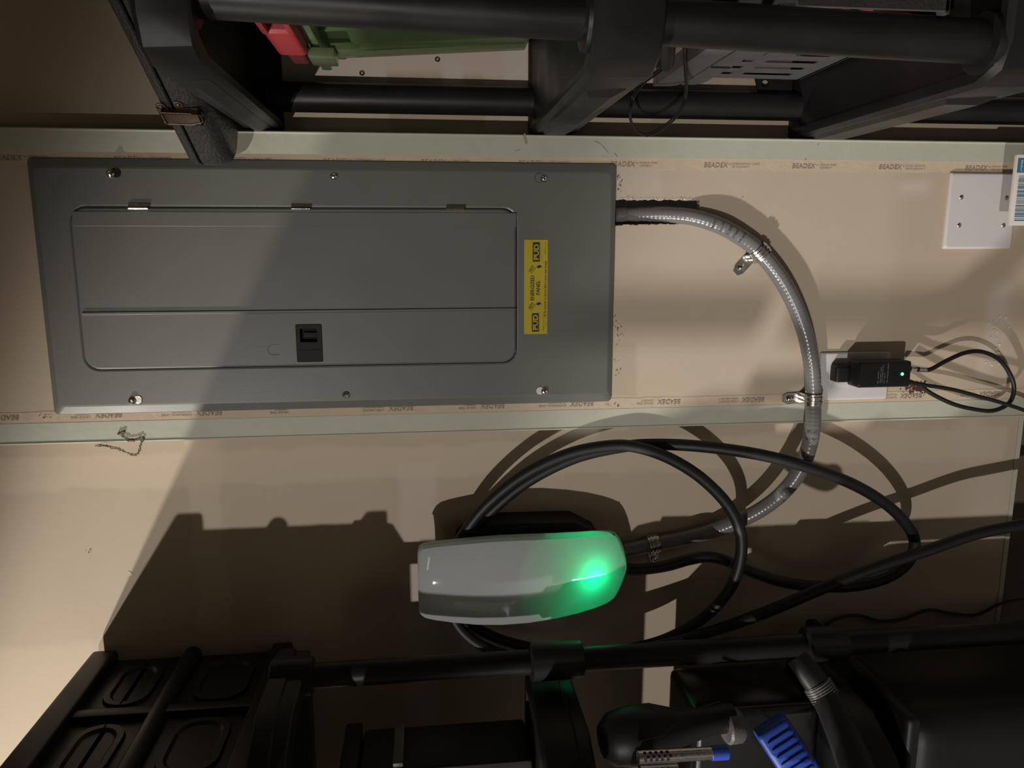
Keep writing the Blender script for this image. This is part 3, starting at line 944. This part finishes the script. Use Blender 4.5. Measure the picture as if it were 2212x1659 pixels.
# ------------------------------------------------------------------ right storage rack
RX0 = 0.235
rr_ = empty('storage_rack', (.6, -.2, 0), 'black plastic storage rack on the right wall, its round posts in front', 'shelving rack')
decks = [(1.577, 1.630), (1.130, 1.202), (.682, .770), (.22, .295)]
BX, BY, BR = .2830, .0330, .0218            # back post
FY, FR = -.395, .0225
def fx(z): return .2558 + .0276 * z        # the front posts lean a little to the right toward the top
for dx in (0, .85):
    for zl, zh in ((0.0, .22), (.295, .682), (.770, 1.130), (1.202, 1.577)):
        zz = [max(0, zl - .02), zl + .012, zl + .03, zh - .03, zh - .012, zh + .02]
        ntube('post', [Vector((BX + dx, BY, z)) for z in zz], BR, M_rack, rr_, 24)
        ntube('post', [Vector((fx(z) + dx, FY, z)) for z in zz], FR, M_rack, rr_, 24)
for zl, zh in decks:
    bm = bmesh.new()
    # pan: top plate, skirt round the edge, hollow below
    y0, y1 = FY - .034, WR - .002
    x1 = 1.17
    pts = [(RX0 + .040, y0), (x1 - .03, y0), (x1, y0 + .03), (x1, y1), (RX0 + .004, y1), (RX0, y1 - .004), (RX0, y0 + .040), (RX0 + .012, y0 + .012)]
    def ringz(ins, z):
        out = []
        cx_, cy_ = (RX0 + x1) / 2, (y0 + y1) / 2
        for x, y in pts:
            out.append(bm.verts.new((x + (ins if x < cx_ else -ins), y + (ins if y < cy_ else -ins), z)))
        return out
    R = [ringz(.020, zh - .016), ringz(.014, zl + .003), ringz(.012, zl), ringz(.003, zl), ringz(0, zl + .004), ringz(-.003, zh - .006), ringz(.002, zh), ringz(.012, zh), ringz(.016, zh - .004), ringz(.10, zh - .004)]
    for a, b in zip(R, R[1:]):
        n = len(a)
        for k in range(n): bm.faces.new((a[k], a[(k + 1) % n], b[(k + 1) % n], b[k]))
    bm.faces.new(R[0]); bm.faces.new(R[-1])
    dk = obj('shelf_deck', bm, M_rack, rr_, True)
    for dx in (0, .85):
        bm = bmesh.new()
        disc(bm, (fx((zl + zh) / 2) + dx, FY, zl), (0, 0, 1), [(FR + .002, .002), (FR + .0095, .004), (FR + .0115, .02), (FR + .012, zh - zl - .006), (FR + .009, zh - zl + .004), (FR + .001, zh - zl + .006)], 24)
        obj('corner_collar', bm, M_rack, dk, True)
    # raised panel pressed into the end skirt
    bm = bmesh.new()
    A = [bm.verts.new(q) for q in ((RX0 - .001, y0 + .10, zl + .012), (RX0 - .001, y1 - .05, zl + .012), (RX0 - .001, y1 - .05, zh - .012), (RX0 - .001, y0 + .10, zh - .012))]
    B = [bm.verts.new(q) for q in ((RX0 - .0075, y0 + .115, zl + .026), (RX0 - .0075, y1 - .062, zl + .026), (RX0 - .0075, y1 - .062, zh - .020), (RX0 - .0075, y0 + .115, zh - .020))]
    for k in range(4): bm.faces.new((A[k], A[(k + 1) % 4], B[(k + 1) % 4], B[k]))
    bm.faces.new(B); bm.faces.new(A)
    obj('end_rib', bm, M_rack, dk)

# instrument case lying across the top deck
cs = empty('instrument_case', (.31, -.25, 1.655), 'worn black leatherette instrument case with brass latch, lying on the top rack shelf', 'case')
A0 = Vector((.196, 0, 0)); yaw = math.radians(28)
def case_outline(ins):
    """plan outline: long side toward the column, rounded end near the wall"""
    dv = Vector((math.sin(yaw), -math.cos(yaw)))       # along the case, away from the wall
    nv = Vector((math.cos(yaw), math.sin(yaw)))        # across, to the right
    o_ = Vector((.159, -.034))
    Lc, Wc, r1, r2 = .62, .15, .044, .05
    prof = []
    for cx_, cy_, a0, r in ((r1, r1, 180, r1), (Wc - r2, r2, 270, r2), (Wc - r2, Lc - r2, 0, r2), (r2, Lc - r2, 90, r2)):
        for k in range(7):
            a = math.radians(a0 + 15 * k)
            prof.append((cx_ + (r - ins) * math.cos(a), cy_ + (r - ins) * math.sin(a)))
    return [o_ + nv * x + dv * y for x, y in prof]
def case_shell(zs):
    bm = bmesh.new()
    R = []
    for ins, z in zs:
        R.append([bm.verts.new((p.x, p.y, z)) for p in case_outline(ins)])
    for a, b in zip(R, R[1:]):
        n = len(a)
        for k in range(n): bm.faces.new((a[k], a[(k + 1) % n], b[(k + 1) % n], b[k]))
    bm.faces.new(R[0]); bm.faces.new(R[-1])
    return bm
ZB = 1.6315
obj('case_body', case_shell([(.024, ZB), (.013, ZB + .0015), (.0055, ZB + .006), (.001, ZB + .014), (0, ZB + .022), (0, ZB + .0405), (.0015, ZB + .042), (.003, ZB + .042)]), M_leather, cs, True)
obj('case_seam', case_shell([(.0045, ZB + .0418), (.0045, ZB + .0445)]), M_hole, cs)
obj('case_lid', case_shell([(.003, ZB + .044), (.0012, ZB + .0442), (0, ZB + .046), (.001, ZB + .052), (.004, ZB + .057), (.012, ZB + .060), (.03, ZB + .060)]), M_leather, cs, True)
# latch on the side face
dv = Vector((math.sin(yaw), -math.cos(yaw), 0)); nv = Vector((math.cos(yaw), math.sin(yaw), 0))
sd = -nv
lc = Vector((.159, -.034, 0)) + dv * .142 + Vector((0, 0, ZB + .0435))
MB = Matrix(((dv.x, sd.x, 0, lc.x), (dv.y, sd.y, 0, lc.y), (0, 0, 1, lc.z), (0, 0, 0, 1))) @ Matrix.Diagonal((1.5, 1.0, 1.45, 1))
la = None
bm = bmesh.new()
box(bm, -.0095, .0095, -.0005, .0012, -.021, -.002, .0006, 1, MB)
la = obj('latch_plate', bm, M_bronze, cs, True)
bm = bmesh.new(); box(bm, -.0095, .0095, -.0005, .0012, .003, .013, .0006, 1, MB)
obj('latch_keeper', bm, M_bronze, cs, True)
bm = bmesh.new()
box(bm, -.0075, .0065, .001, .006, -.020, .009, .0018, 2, MB)
obj('latch_lever', bm, M_bronze, cs, True)
bm = bmesh.new()
tube(bm, [MB @ Vector(q) for q in ((.007, .006, .010), (.007, .0065, -.012), (.004, .006, -.022), (-.004, .006, -.022), (-.0075, .0065, -.012), (-.0075, .006, .010))], .0012, 8)
obj('latch_bail', bm, M_bronze, cs, True)
for du, dz_ in ((-.012, -.006), (.0125, -.006), (-.0105, .009), (.010, .009), (.001, -.0195)):
    bm = bmesh.new(); disc(bm, MB @ Vector((du, -.0004, dz_)), sd, [(.0062, 0), (.0062, .0014), (.0056, .0016)], 14)
    obj('rivet_lug', bm, M_bronze, cs)
    bm = bmesh.new(); disc(bm, MB @ Vector((du, .001, dz_)), sd, [(.0028, 0), (.0026, .0009), (.0012, .0015)], 10)
    obj('rivet', bm, M_bronze, cs, True)

# green translucent tote on the second deck
gt = empty('green_tote', (.42, -.2, 1.208), 'green translucent plastic tote with red latch, standing on the middle rack shelf', 'storage tote')
bm = bmesh.new()
def rect_ring(x0, x1, y0, y1, z):
    return [bm.verts.new(q) for q in ((x0, y0, z), (x1, y0, z), (x1, y1, z), (x0, y1, z))]
gz = [(.356, 1.212), (.351, 1.30), (.344, 1.42), (.336, 1.505)]
R = [rect_ring(x, 1.0 - x * 1.0, -.36 - (z - 1.2) * .03, .002, z) for x, z in gz]
for a, b in zip(R, R[1:]):
    for k in range(4): bm.faces.new((a[k], a[(k + 1) % 4], b[(k + 1) % 4], b[k]))
bm.faces.new(R[0])
obj('tub', bm, M_green, gt)
for y0, y1, z0, z1, xx in ((-.012, .002, 1.214, 1.505, 0.0), (-.15, -.075, 1.214, 1.505, .004)):
    bm = bmesh.new()
    vs = []
    for z in (z0, z1):
        xt = .356 + (.336 - .356) * (z - 1.212) / .293 - .005
        for y in (y0, y1):
            for dx in (0, .006): vs.append(bm.verts.new((xt + dx, y, z)))
    for f in ((0, 1, 3, 2), (4, 6, 7, 5), (0, 2, 6, 4), (1, 5, 7, 3), (0, 4, 5, 1), (2, 3, 7, 6)): bm.faces.new([vs[k] for k in f])
    obj('side_rib', bm, M_clear if xx == 0 else M_green, gt)
nbox('rim', .3155, .70, -.365, .004, 1.497, 1.512, M_green, gt, .003)
nbox('rim_tab', .300, .312, -.150, -.095, 1.478, 1.512, M_clear, gt, .003)
bm = bmesh.new()
# red latch: a curved clip hooked over the rim
box(bm, .300, .336, -.255, -.150, 1.511, 1.547, .006, 3)
box(bm, .300, .307, -.330, -.250, 1.511, 1.518, .002, 2)
box(bm, .300, .336, -.330, -.310, 1.511, 1.547, .005, 3)
box(bm, .300, .307, -.330, -.250, 1.540, 1.547, .002, 2)
obj('red_latch', bm, M_red, gt, True)
nbox('latch_hook', .304, .330, -.160, -.085, 1.516, 1.540, M_darkred, gt, .006, 3)

# slotted grey crate on the lower deck
gc = empty('grey_crate', (.45, -.17, .772), 'dark grey plastic crate with slotted side, on the lower rack shelf', 'crate')
XC = .322
bm = bmesh.new()
# slotted side panel: bars between rows of slots, staggered either side of a spine
zl, zh = .772, .952
ys = [(.020 - k * .040) for k in range(9)]
for k, y in enumerate(ys):
    box(bm, XC, XC + .0016, y - .020, y, zl, zh)
    if k < len(ys) - 1:
        for za_, zb2 in ((zl, .800), (.878, .896), (.940, zh)):
            box(bm, XC, XC + .0016, y - .040, y - .020, za_, zb2)
bmesh.ops.remove_doubles(bm, verts=bm.verts[:], dist=.0001)
obj('slotted_side', bm, M_grey, gc)
bm = bmesh.new()
box(bm, XC + .003, .62, .014, .020, zl, zh); box(bm, .614, .62, -.33, .020, zl, zh); box(bm, XC + .003, .62, -.336, -.330, zl, zh); box(bm, XC, .62, -.336, .020, zl - .001, zl + .004)
obj('crate_walls', bm, M_grey, gc)
for zc, hh, y1_, xo in ((.996, .0185, .004, .304), (.9545, .0150, .004, .307)):
    bm = bmesh.new()
    pl = [(y1_ - .028, zc - hh), (y1_ - .012, zc - hh + .002), (y1_ - .002, zc - hh * .3), (y1_, zc + hh), (-.33, zc + hh), (-.33, zc - hh)]
    A = [bm.verts.new((xo, y, z)) for y, z in pl]; B = [bm.verts.new((xo + .022, y, z)) for y, z in pl]
    n = len(pl)
    for k in range(n): bm.faces.new((A[k], A[(k + 1) % n], B[(k + 1) % n], B[k]))
    bm.faces.new(A); bm.faces.new(B)
    obj('rim_band', bm, M_grey, gc)
nbox('rim_divider', .3052, .309, -.122, -.119, .942, .969, M_black, gc)
rt = nbox('red_tool_case', .332, .60, -.31, -.10, .7775, .845, M_red, None, .012, 3)
tag(rt, 'red plastic box glimpsed through the slots of the grey crate', 'box')
# holed metal bracket standing on the lower deck
bk = empty('angle_bracket', (.305, .02, .772), 'dark flat metal bracket with a round hole, beside the slotted crate', 'bracket')
bm = bmesh.new()
pl = [(.326, .838), (.296, .828), (.288, .815), (.305, .775), (.345, .775), (.345, .838)]
hc = (.318, .820)
es = []
hol = [(hc[0] + .0062 * math.cos(-2 * PI * k / 14), hc[1] + .0062 * math.sin(-2 * PI * k / 14)) for k in range(14)]
for lp in (pl, hol):
    vs = [bm.verts.new((x, .036, z)) for x, z in lp]
    for k in range(len(vs)): es.append(bm.edges.new((vs[k], vs[(k + 1) % len(vs)])))
bmesh.ops.triangle_fill(bm, edges=es, use_beauty=True)
r = bmesh.ops.extrude_face_region(bm, geom=bm.faces[:])
for g in r['geom']:
    if isinstance(g, bmesh.types.BMVert): g.co.y += .003
obj('plate', bm, M_black, bk)
# hanging low-voltage lead with a barrel plug
hl = empty('hanging_lead', tuple(at(1440, 140, .09)), 'thin black twin lead with barrel plug, looping below the rack shelf', 'cord')
bm = bmesh.new()
pA, pB = at(1442, 60, .262), at(1440, 144, .208)
tube(bm, [pA, pA.lerp(pB, .5), pA.lerp(pB, .93), pB], lambda i: (.0105, .0105, .0090, .0078)[i], 16)
obj('barrel_plug', bm, M_black, hl, True)
kp = [(1437, 142, .205), (1418, 158, .185), (1390, 178, .14), (1370, 205, .078), (1362, 232, .075), (1362, 258, .072), (1374, 282, .068), (1397, 292, .066), (1425, 280, .066), (1455, 257, .070), (1474, 230, .075), (1482, 200, .080), (1481, 160, .13), (1478, 120, .19), (1478, 80, .24), (1476, 20, .29)]
P_ = spline([at(*k) for k in kp], 8)
for k in range(2):
    ntube('wire', [p + Vector((.0011, 0, .0011)) * (k * 2 - 1) for p in P_], .0014, M_rubber, hl, 8)

# carton at the edge of the frame
cb = empty('barcode_carton', (.15, -.06, .2), 'white carton with teal corner and barcode, at the right edge of the photo', 'box')
p0, p1 = at(2199, 333, .062), at(2196, 487, .062)
nbox('carton', p1.x, p0.x, -.062, -.054, .24, p0.z, M_carton, cb, .002)
bm = bmesh.new()
y_ = -.0625
def fq(x0, x1, z0, z1): bm.faces.new([bm.verts.new(q) for q in ((x0, y_, z0), (x1, y_, z0), (x1, y_, z1), (x0, y_, z1))])
W_ = p0.x - p1.x
fq(p0.x - .028, p0.x - .006, .25, p0.z - .001)
x = p0.x - .033
while x > p1.x + .008:
    t = random.choice((.0007, .0010, .0016)); fq(x - t, x, .26, p0.z - .005 - random.uniform(0, .0006)); x -= t + random.choice((.0009, .0013, .002))
obj('barcode_print', bm, M_teal, cb)
bm = bmesh.new(); y_ = -.0628
strokes(bm, frame((p0.x - .027, y_, .415), (1, 0, 0), (0, 0, 1)), .020, .006, 4)
for dz_ in (.43, .437):
    strokes(bm, frame((p0.x - .026, y_, dz_), (1, 0, 0), (0, 0, 1)), .016, .004, int(dz_ * 1000))
obj('printed_lettering', bm, M_carton, cb)

# ------------------------------------------------------------------ left storage rack
LX = -.556
lr = empty('storage_rack', (-.8, -.3, 0), 'black plastic storage rack on the left, in deep shadow below the charger', 'shelving rack')
for X in (LX, -1.25):
    for y in (-.150, -.460):
        XX, yy = (X - .129, y) if y < -.2 else (X, y)
        bm = bmesh.new()
        for zl, zh in ((0, .735), (.79, 1.150), (1.205, 1.550)):
            n0 = ntube('post', [Vector((XX, yy, zl)), Vector((XX, yy, zl + .02)), Vector((XX, yy, zh - .02)), Vector((XX, yy, zh + .01))], .0185, M_rack, lr, 20)
        bm.free()
for zl, zh in ((1.555, 1.605), (1.155, 1.225), (.735, .79)):
    bm = bmesh.new()
    x0, x1, y0, y1 = -1.29, (LX + .011 if zl > 1.5 else -.602), -.30, -.095
    def rz(ins, z): return [bm.verts.new(q) for q in ((x0 + ins, y0 - .10 + ins, z), (x1 - .11 - ins, y0 - .10 + ins, z), (x1 - .03 - ins, y0 - .02 + ins, z), (x1 - ins, y0 + .04 + ins, z), (x1 - ins, y1 - ins, z), (x0 + ins, y1 - ins, z))]
    R = [rz(.03, zh - .02), rz(.03, zl), rz(.002, zl), rz(0, zl + .003), rz(0, zl + .02), rz(-.003, zl + .023), rz(-.003, zh - .004), rz(.003, zh), rz(.02, zh), rz(.022, zh - .004)]
    for a, b in zip(R, R[1:]):
        for k in range(6): bm.faces.new((a[k], a[(k + 1) % 6], b[(k + 1) % 6], b[k]))
    bm.faces.new(R[0]); bm.faces.new(R[-1])
    dk = obj('shelf_deck', bm, M_rack, lr, True)
    for y in (-.150,):
        bm = bmesh.new()
        disc(bm, (LX, y, zl), (0, 0, 1), [(.024, -.012), (.027, -.010), (.028, .02), (.028, zh - zl - .004), (.022, zh - zl)], 20)
        obj('corner_collar', bm, M_rack, dk, True)

# ribbed tote on top of the left rack
XT = -.612
tt = empty('ribbed_tote', (-.8, -.2, 1.607), 'black ribbed plastic tote on the top shelf of the left rack', 'storage tote')
zt0, zt1, yb, yf = 1.608, 1.938, .058, -.46
bm = bmesh.new()
box(bm, -1.15, XT - .012, yf + .01, yb, zt0, zt1 - .02, .012, 3)
obj('tub', bm, M_rack, tt, True)
nbox('rim', -1.17, XT + .006, yf - .01, yb, zt1 - .042, zt1, M_rack, tt, .008, 3)
nbox('foot_rim', -1.15, XT + .002, yf, yb, zt0, zt0 + .035, M_rack, tt, .006, 2)
zm = 1.775
bm = bmesh.new(); tube(bm, [Vector((XT - .010, yb - .004, zm)), Vector((XT - .010, yf + .02, zm))], .015, 14)
obj('side_rib', bm, M_rack, tt, True)
ycols = [yb - .004, -.115, -.285, -.455]
for y in ycols[1:-1]:
    nbox('side_rib', XT - .014, XT - .001, y - .010, y + .010, zt0 + .03, zt1 - .04, M_rack, tt, .004, 2)
for y0, y1 in zip(ycols, ycols[1:]):
    for z0, z1 in ((zt0 + .045, zm - .024), (zm + .024, zt1 - .055)):
        yc, zc, hy, hz_ = (y0 + y1) / 2, (z0 + z1) / 2, abs(y1 - y0) / 2 - .022, (z1 - z0) / 2 - .006
        bm = bmesh.new()
        R = []
        for ins, dx in ((0, 0), (.002, .006), (.010, .006), (.014, .002)):
            R.append([bm.verts.new((XT - .0125 + dx, yc + (a - 0) * 1, zc + b)) for a, b in rrect(0, 0, hy - ins, hz_ - ins, .034 - ins * .6, 5)])
        for a, b in zip(R, R[1:]):
            n = len(a)
            for k in range(n): bm.faces.new((a[k], a[(k + 1) % n], b[(k + 1) % n], b[k]))
        bm.faces.new(R[-1])
        obj('pressed_panel', bm, M_rack, tt, True)

# black storage box on the second shelf
bb = empty('black_box', (-.8, -.35, 1.232), 'black plastic box with a lid, on the second shelf of the left rack', 'storage box')
nbox('tub', -1.0, -.677, -.21, -.105, 1.227, 1.478, M_black, bb, .008)
nbox('lid', -1.01, -.670, -.217, -.098, 1.480, 1.506, M_rack, bb, .004)
nbox('side_rib', -.676, -.669, -.205, -.110, 1.415, 1.430, M_grey, bb, .002)

# things on the lower shelf of the left rack, mostly lost in the dark
hg = empty('round_black_tool', tuple(at(1350, 1600, .25)), 'rounded black power tool body, dark behind the silver tube', 'tool')
c = at(1355, 1598, .27)
bm = bmesh.new()
disc(bm, c + Vector((0, 0, .040)), (0.05, .1, -1), [(.004, 0), (.022, .004), (.035, .018), (.040, .045), (.038, .08), (.026, .115), (.020, .16), (.020, .20)], 20)
obj('housing', bm, M_black, hg, True)
bm = bmesh.new(); disc(bm, c + Vector((0, .012, -.145)), (0, .1, -1), [(.021, 0), (.024, .003), (.024, .02), (.021, .024)], 20)
obj('collar', bm, M_grey, hg, True)
sv = empty('silver_tube', tuple(at(1450, 1632, .30)), 'silver perforated metal tube with a blue clip at its lower end', 'tool')
a, b = at(1378, 1636, .33), at(1536, 1627, .33)
bm = bmesh.new()
tube(bm, [a, a.lerp(b, .3), a.lerp(b, .6), b], .0085, 20)
tb = obj('barrel', bm, M_steel, sv, True)
bm = bmesh.new()
tv = (b - a).normalized(); ov = (CAMLOC - a); ov = (ov - tv * ov.dot(tv)).normalized(); sv_ = tv.cross(ov)
for k in range(5):
    for q, an in enumerate((-.55, 0.0, .55)):
        nn = ov * math.cos(an) + sv_ * math.sin(an)
        disc(bm, a + tv * (.008 + .0075 * k + .0035 * (q % 2)) + nn * .0083, nn, [(.0024, 0), (.0022, .0004)], 10)
obj('vent_holes', bm, M_hole, sv)
e0, e1 = b, b + tv * .022
ntube('end_clip', [e0, e0.lerp(e1, .6), e1], .0095, M_blue, sv)
s2 = empty('silver_tube', tuple(at(1430, 1655, .30)), 'second silver perforated tube at the bottom edge of the photo', 'tool')
a2, b2 = at(1382, 1664, .33), at(1462, 1660, .33)
ntube('barrel', [a2, a2.lerp(b2, .5), b2], .0085, M_steel, s2, 20)
bm = bmesh.new()
for k in range(4):
    disc(bm, a2 + tv * (.012 + .008 * k) + ov * .0083, ov, [(.0024, 0), (.0022, .0004)], 10)
obj('vent_holes', bm, M_hole, s2)
# blue ribbed grip
bg = empty('blue_grip', tuple(at(1690, 1610, .25)), 'blue ribbed plastic tool grip standing at the bottom of the photo', 'tool')
g0, g1 = at(1665, 1568, .27), at(1745, 1690, .30)
tg = (g1 - g0).normalized(); sd_ = Vector((0, -1, 0)); sd_ = (sd_ - tg * sd_.dot(tg)).normalized(); cr = tg.cross(sd_)
GM = Matrix(((cr.x, sd_.x, tg.x, g0.x), (cr.y, sd_.y, tg.y, g0.y), (cr.z, sd_.z, tg.z, g0.z), (0, 0, 0, 1)))
bm = bmesh.new(); box(bm, -.026, .026, -.020, .016, -.004, .13, .008, 3, GM)
obj('grip', bm, M_blue, bg, True)
for k in range(9):
    bm = bmesh.new(); box(bm, -.018, .018, .0145, .019, .010 + .011 * k, .0150 + .011 * k, .0015, 2, GM)
    obj('grip_rib', bm, M_blue, bg, True)
# ribbed-neck hose
hs = empty('ribbed_hose', tuple(at(1780, 1490, .34)), 'dark hose with a ribbed collar, leaning in the lower right shadow', 'hose')
h = [at(1722, 1420, .31), at(1748, 1455, .325), at(1778, 1498, .34), at(1810, 1560, .37), at(1850, 1660, .42), at(1880, 1740, .46)]
ntube('tube', spline(h, 8), lambda i: .015 + .0002 * i, M_black, hs, 18)
a, b = at(1764, 1477, .333), at(1784, 1508, .343)
bm = bmesh.new()
pp = [a.lerp(b, k / 24) for k in range(25)]
tube(bm, pp, lambda i: .0182 + (.0014 if (i // 2) % 2 else 0), 20)
obj('ribbed_collar', bm, M_grey, hs, True)
# glossy black case with ridges that catch the green light
M_gloss = mat('gloss_black', (.010, .010, .010), .22)
bgo = empty('black_case', (-.80, -.15, .79), 'glossy black ridged case reflecting thin green lines, behind the silver tubes', 'case')
nbox('shell', -1.0, -.617, -.215, -.085, .791, .985, M_gloss, bgo, .014, 3)
for k, (px, py) in enumerate(((1470, 1526), (1483, 1539), (1482, 1577))):
    p = atX(px, py, -.616)
    u = Vector((0, .35, -.93)).normalized()
    p.z = min(p.z, .955)
    ntube('ridge', [p - u * .016, p, p + u * .016], .0024, M_gloss, bgo, 10)
bn = empty('added_dark_bin', (-.85, -.15, .20), 'added large rounded black bin keeping the lower right corner dark', 'bin')  # added bin, sized to cover and shade the wall in this corner
bm = bmesh.new()
box(bm, -1.15, -.615, -.27, .02, .20, .68, .05, 4)
obj('body', bm, M_black, bn, True)
bm = bmesh.new()
box(bm, -1.16, -.605, -.28, .028, .672, .695, .010, 3)
obj('rim', bm, M_black, bn, True)

# ------------------------------------------------------------------ scuffs and joint-compound blobs on the chase
M_dirt = mat('dirt_smudge', (0.15, 0.115, 0.08), 0.9, var=0.4, vscale=160)
M_blob = mat('compound_blob', (0.60, 0.55, 0.48), 0.85, bump=0.4, bscale=120)
def smudge(name, px, py, sx, sy, n, rmin, rmax, m, seed, d=.0007, parent=None):
    rq = random.Random(seed)
    bm = bmesh.new()
    for k in range(n):
        p = at(px + rq.gauss(0, sx), py + rq.gauss(0, sy), d)
        rr = rq.uniform(rmin, rmax); el = rq.uniform(.3, 1.0); an = rq.uniform(0, PI)
        ua = Vector((math.cos(an), 0, math.sin(an))); ub = Vector((-math.sin(an), 0, math.cos(an)))
        bm.faces.new([bm.verts.new(p + ua * rr * math.cos(a) * rq.uniform(.6, 1.3) + ub * rr * el * math.sin(a) * rq.uniform(.6, 1.3) - Vector((0, .00002 * k, 0))) for a in [2 * PI * q / 8 for q in range(8)]])
    return obj(name, bm, m, parent or chase)
smudge('dirt_smudge', 1332, 705, 3, 14, 14, .0005, .0016, M_dirt, 1)
smudge('dirt_smudge', 1341, 722, 5, 10, 10, .0006, .0014, M_dirt, 2)
smudge('dirt_smudge', 1330, 778, 4, 3, 6, .0004, .0010, M_dirt, 3)
smudge('dirt_smudge', 1336, 805, 3, 5, 8, .0006, .0014, M_dirt, 4)
smudge('dirt_smudge', 1338, 395, 3, 12, 12, .0006, .0018, M_dirt, 5)
smudge('dirt_smudge', 1322, 877, 14, 3, 8, .0006, .0018, M_dirt, 6, .0022)
smudge('dirt_smudge', 100, 900, 14, 3, 10, .0005, .0018, M_dirt, 7, .0022)
smudge('dirt_smudge', 1445, 430, 50, 3, 16, .0004, .0012, M_dirt, 8)
smudge('compound_blob', 2150, 705, 12, 14, 16, .001, .0035, M_blob, 9)
smudge('compound_blob', 2155, 760, 7, 16, 12, .001, .003, M_blob, 10)
smudge('compound_blob', 2140, 780, 8, 10, 8, .001, .003, M_blob, 11)
smudge('compound_blob', 1766, 474, 2, 3, 3, .0008, .0016, M_blob, 12)
smudge('dirt_smudge', 192, 1191, 5, 2, 6, .0005, .0014, M_dirt, 13, -.0693, WB)
smudge('compound_blob', 280, 1238, 2, 3, 3, .002, .004, M_blob, 14, -.0693, WB)

# ------------------------------------------------------------------ dust web on the left bead
rs = random.Random(11)
cw = bmesh.new()
def strand(keys, r, n=6, jit=.002):
    P = [at(*k) for k in keys]
    P = spline(P, n)
    P = [p + Vector((rs.uniform(-jit, jit), rs.uniform(-jit, 0) * .5, rs.uniform(-jit, jit))) for p in P]
    tube(cw, P, r, 5)
for k in range(3):
    strand([(208, 963, .002), (225, 962, .003), (245, 967, .004), (265, 972, .004), (285, 981, .004), (298, 980, .004), (304, 962, .004), (308, 946, .003)], .0007, 7, .0022)
    strand([(262, 935, .003), (268, 945, .003), (282, 952, .004), (296, 950, .004), (305, 944, .004)], .0006, 7, .002)
strand([(255, 938, .003), (270, 932, .003)], .002, 4, .002)
tag(obj('cobweb', cw, M_web), 'dusty tangled cobweb clinging to the edge of the column above the charger', 'cobweb')
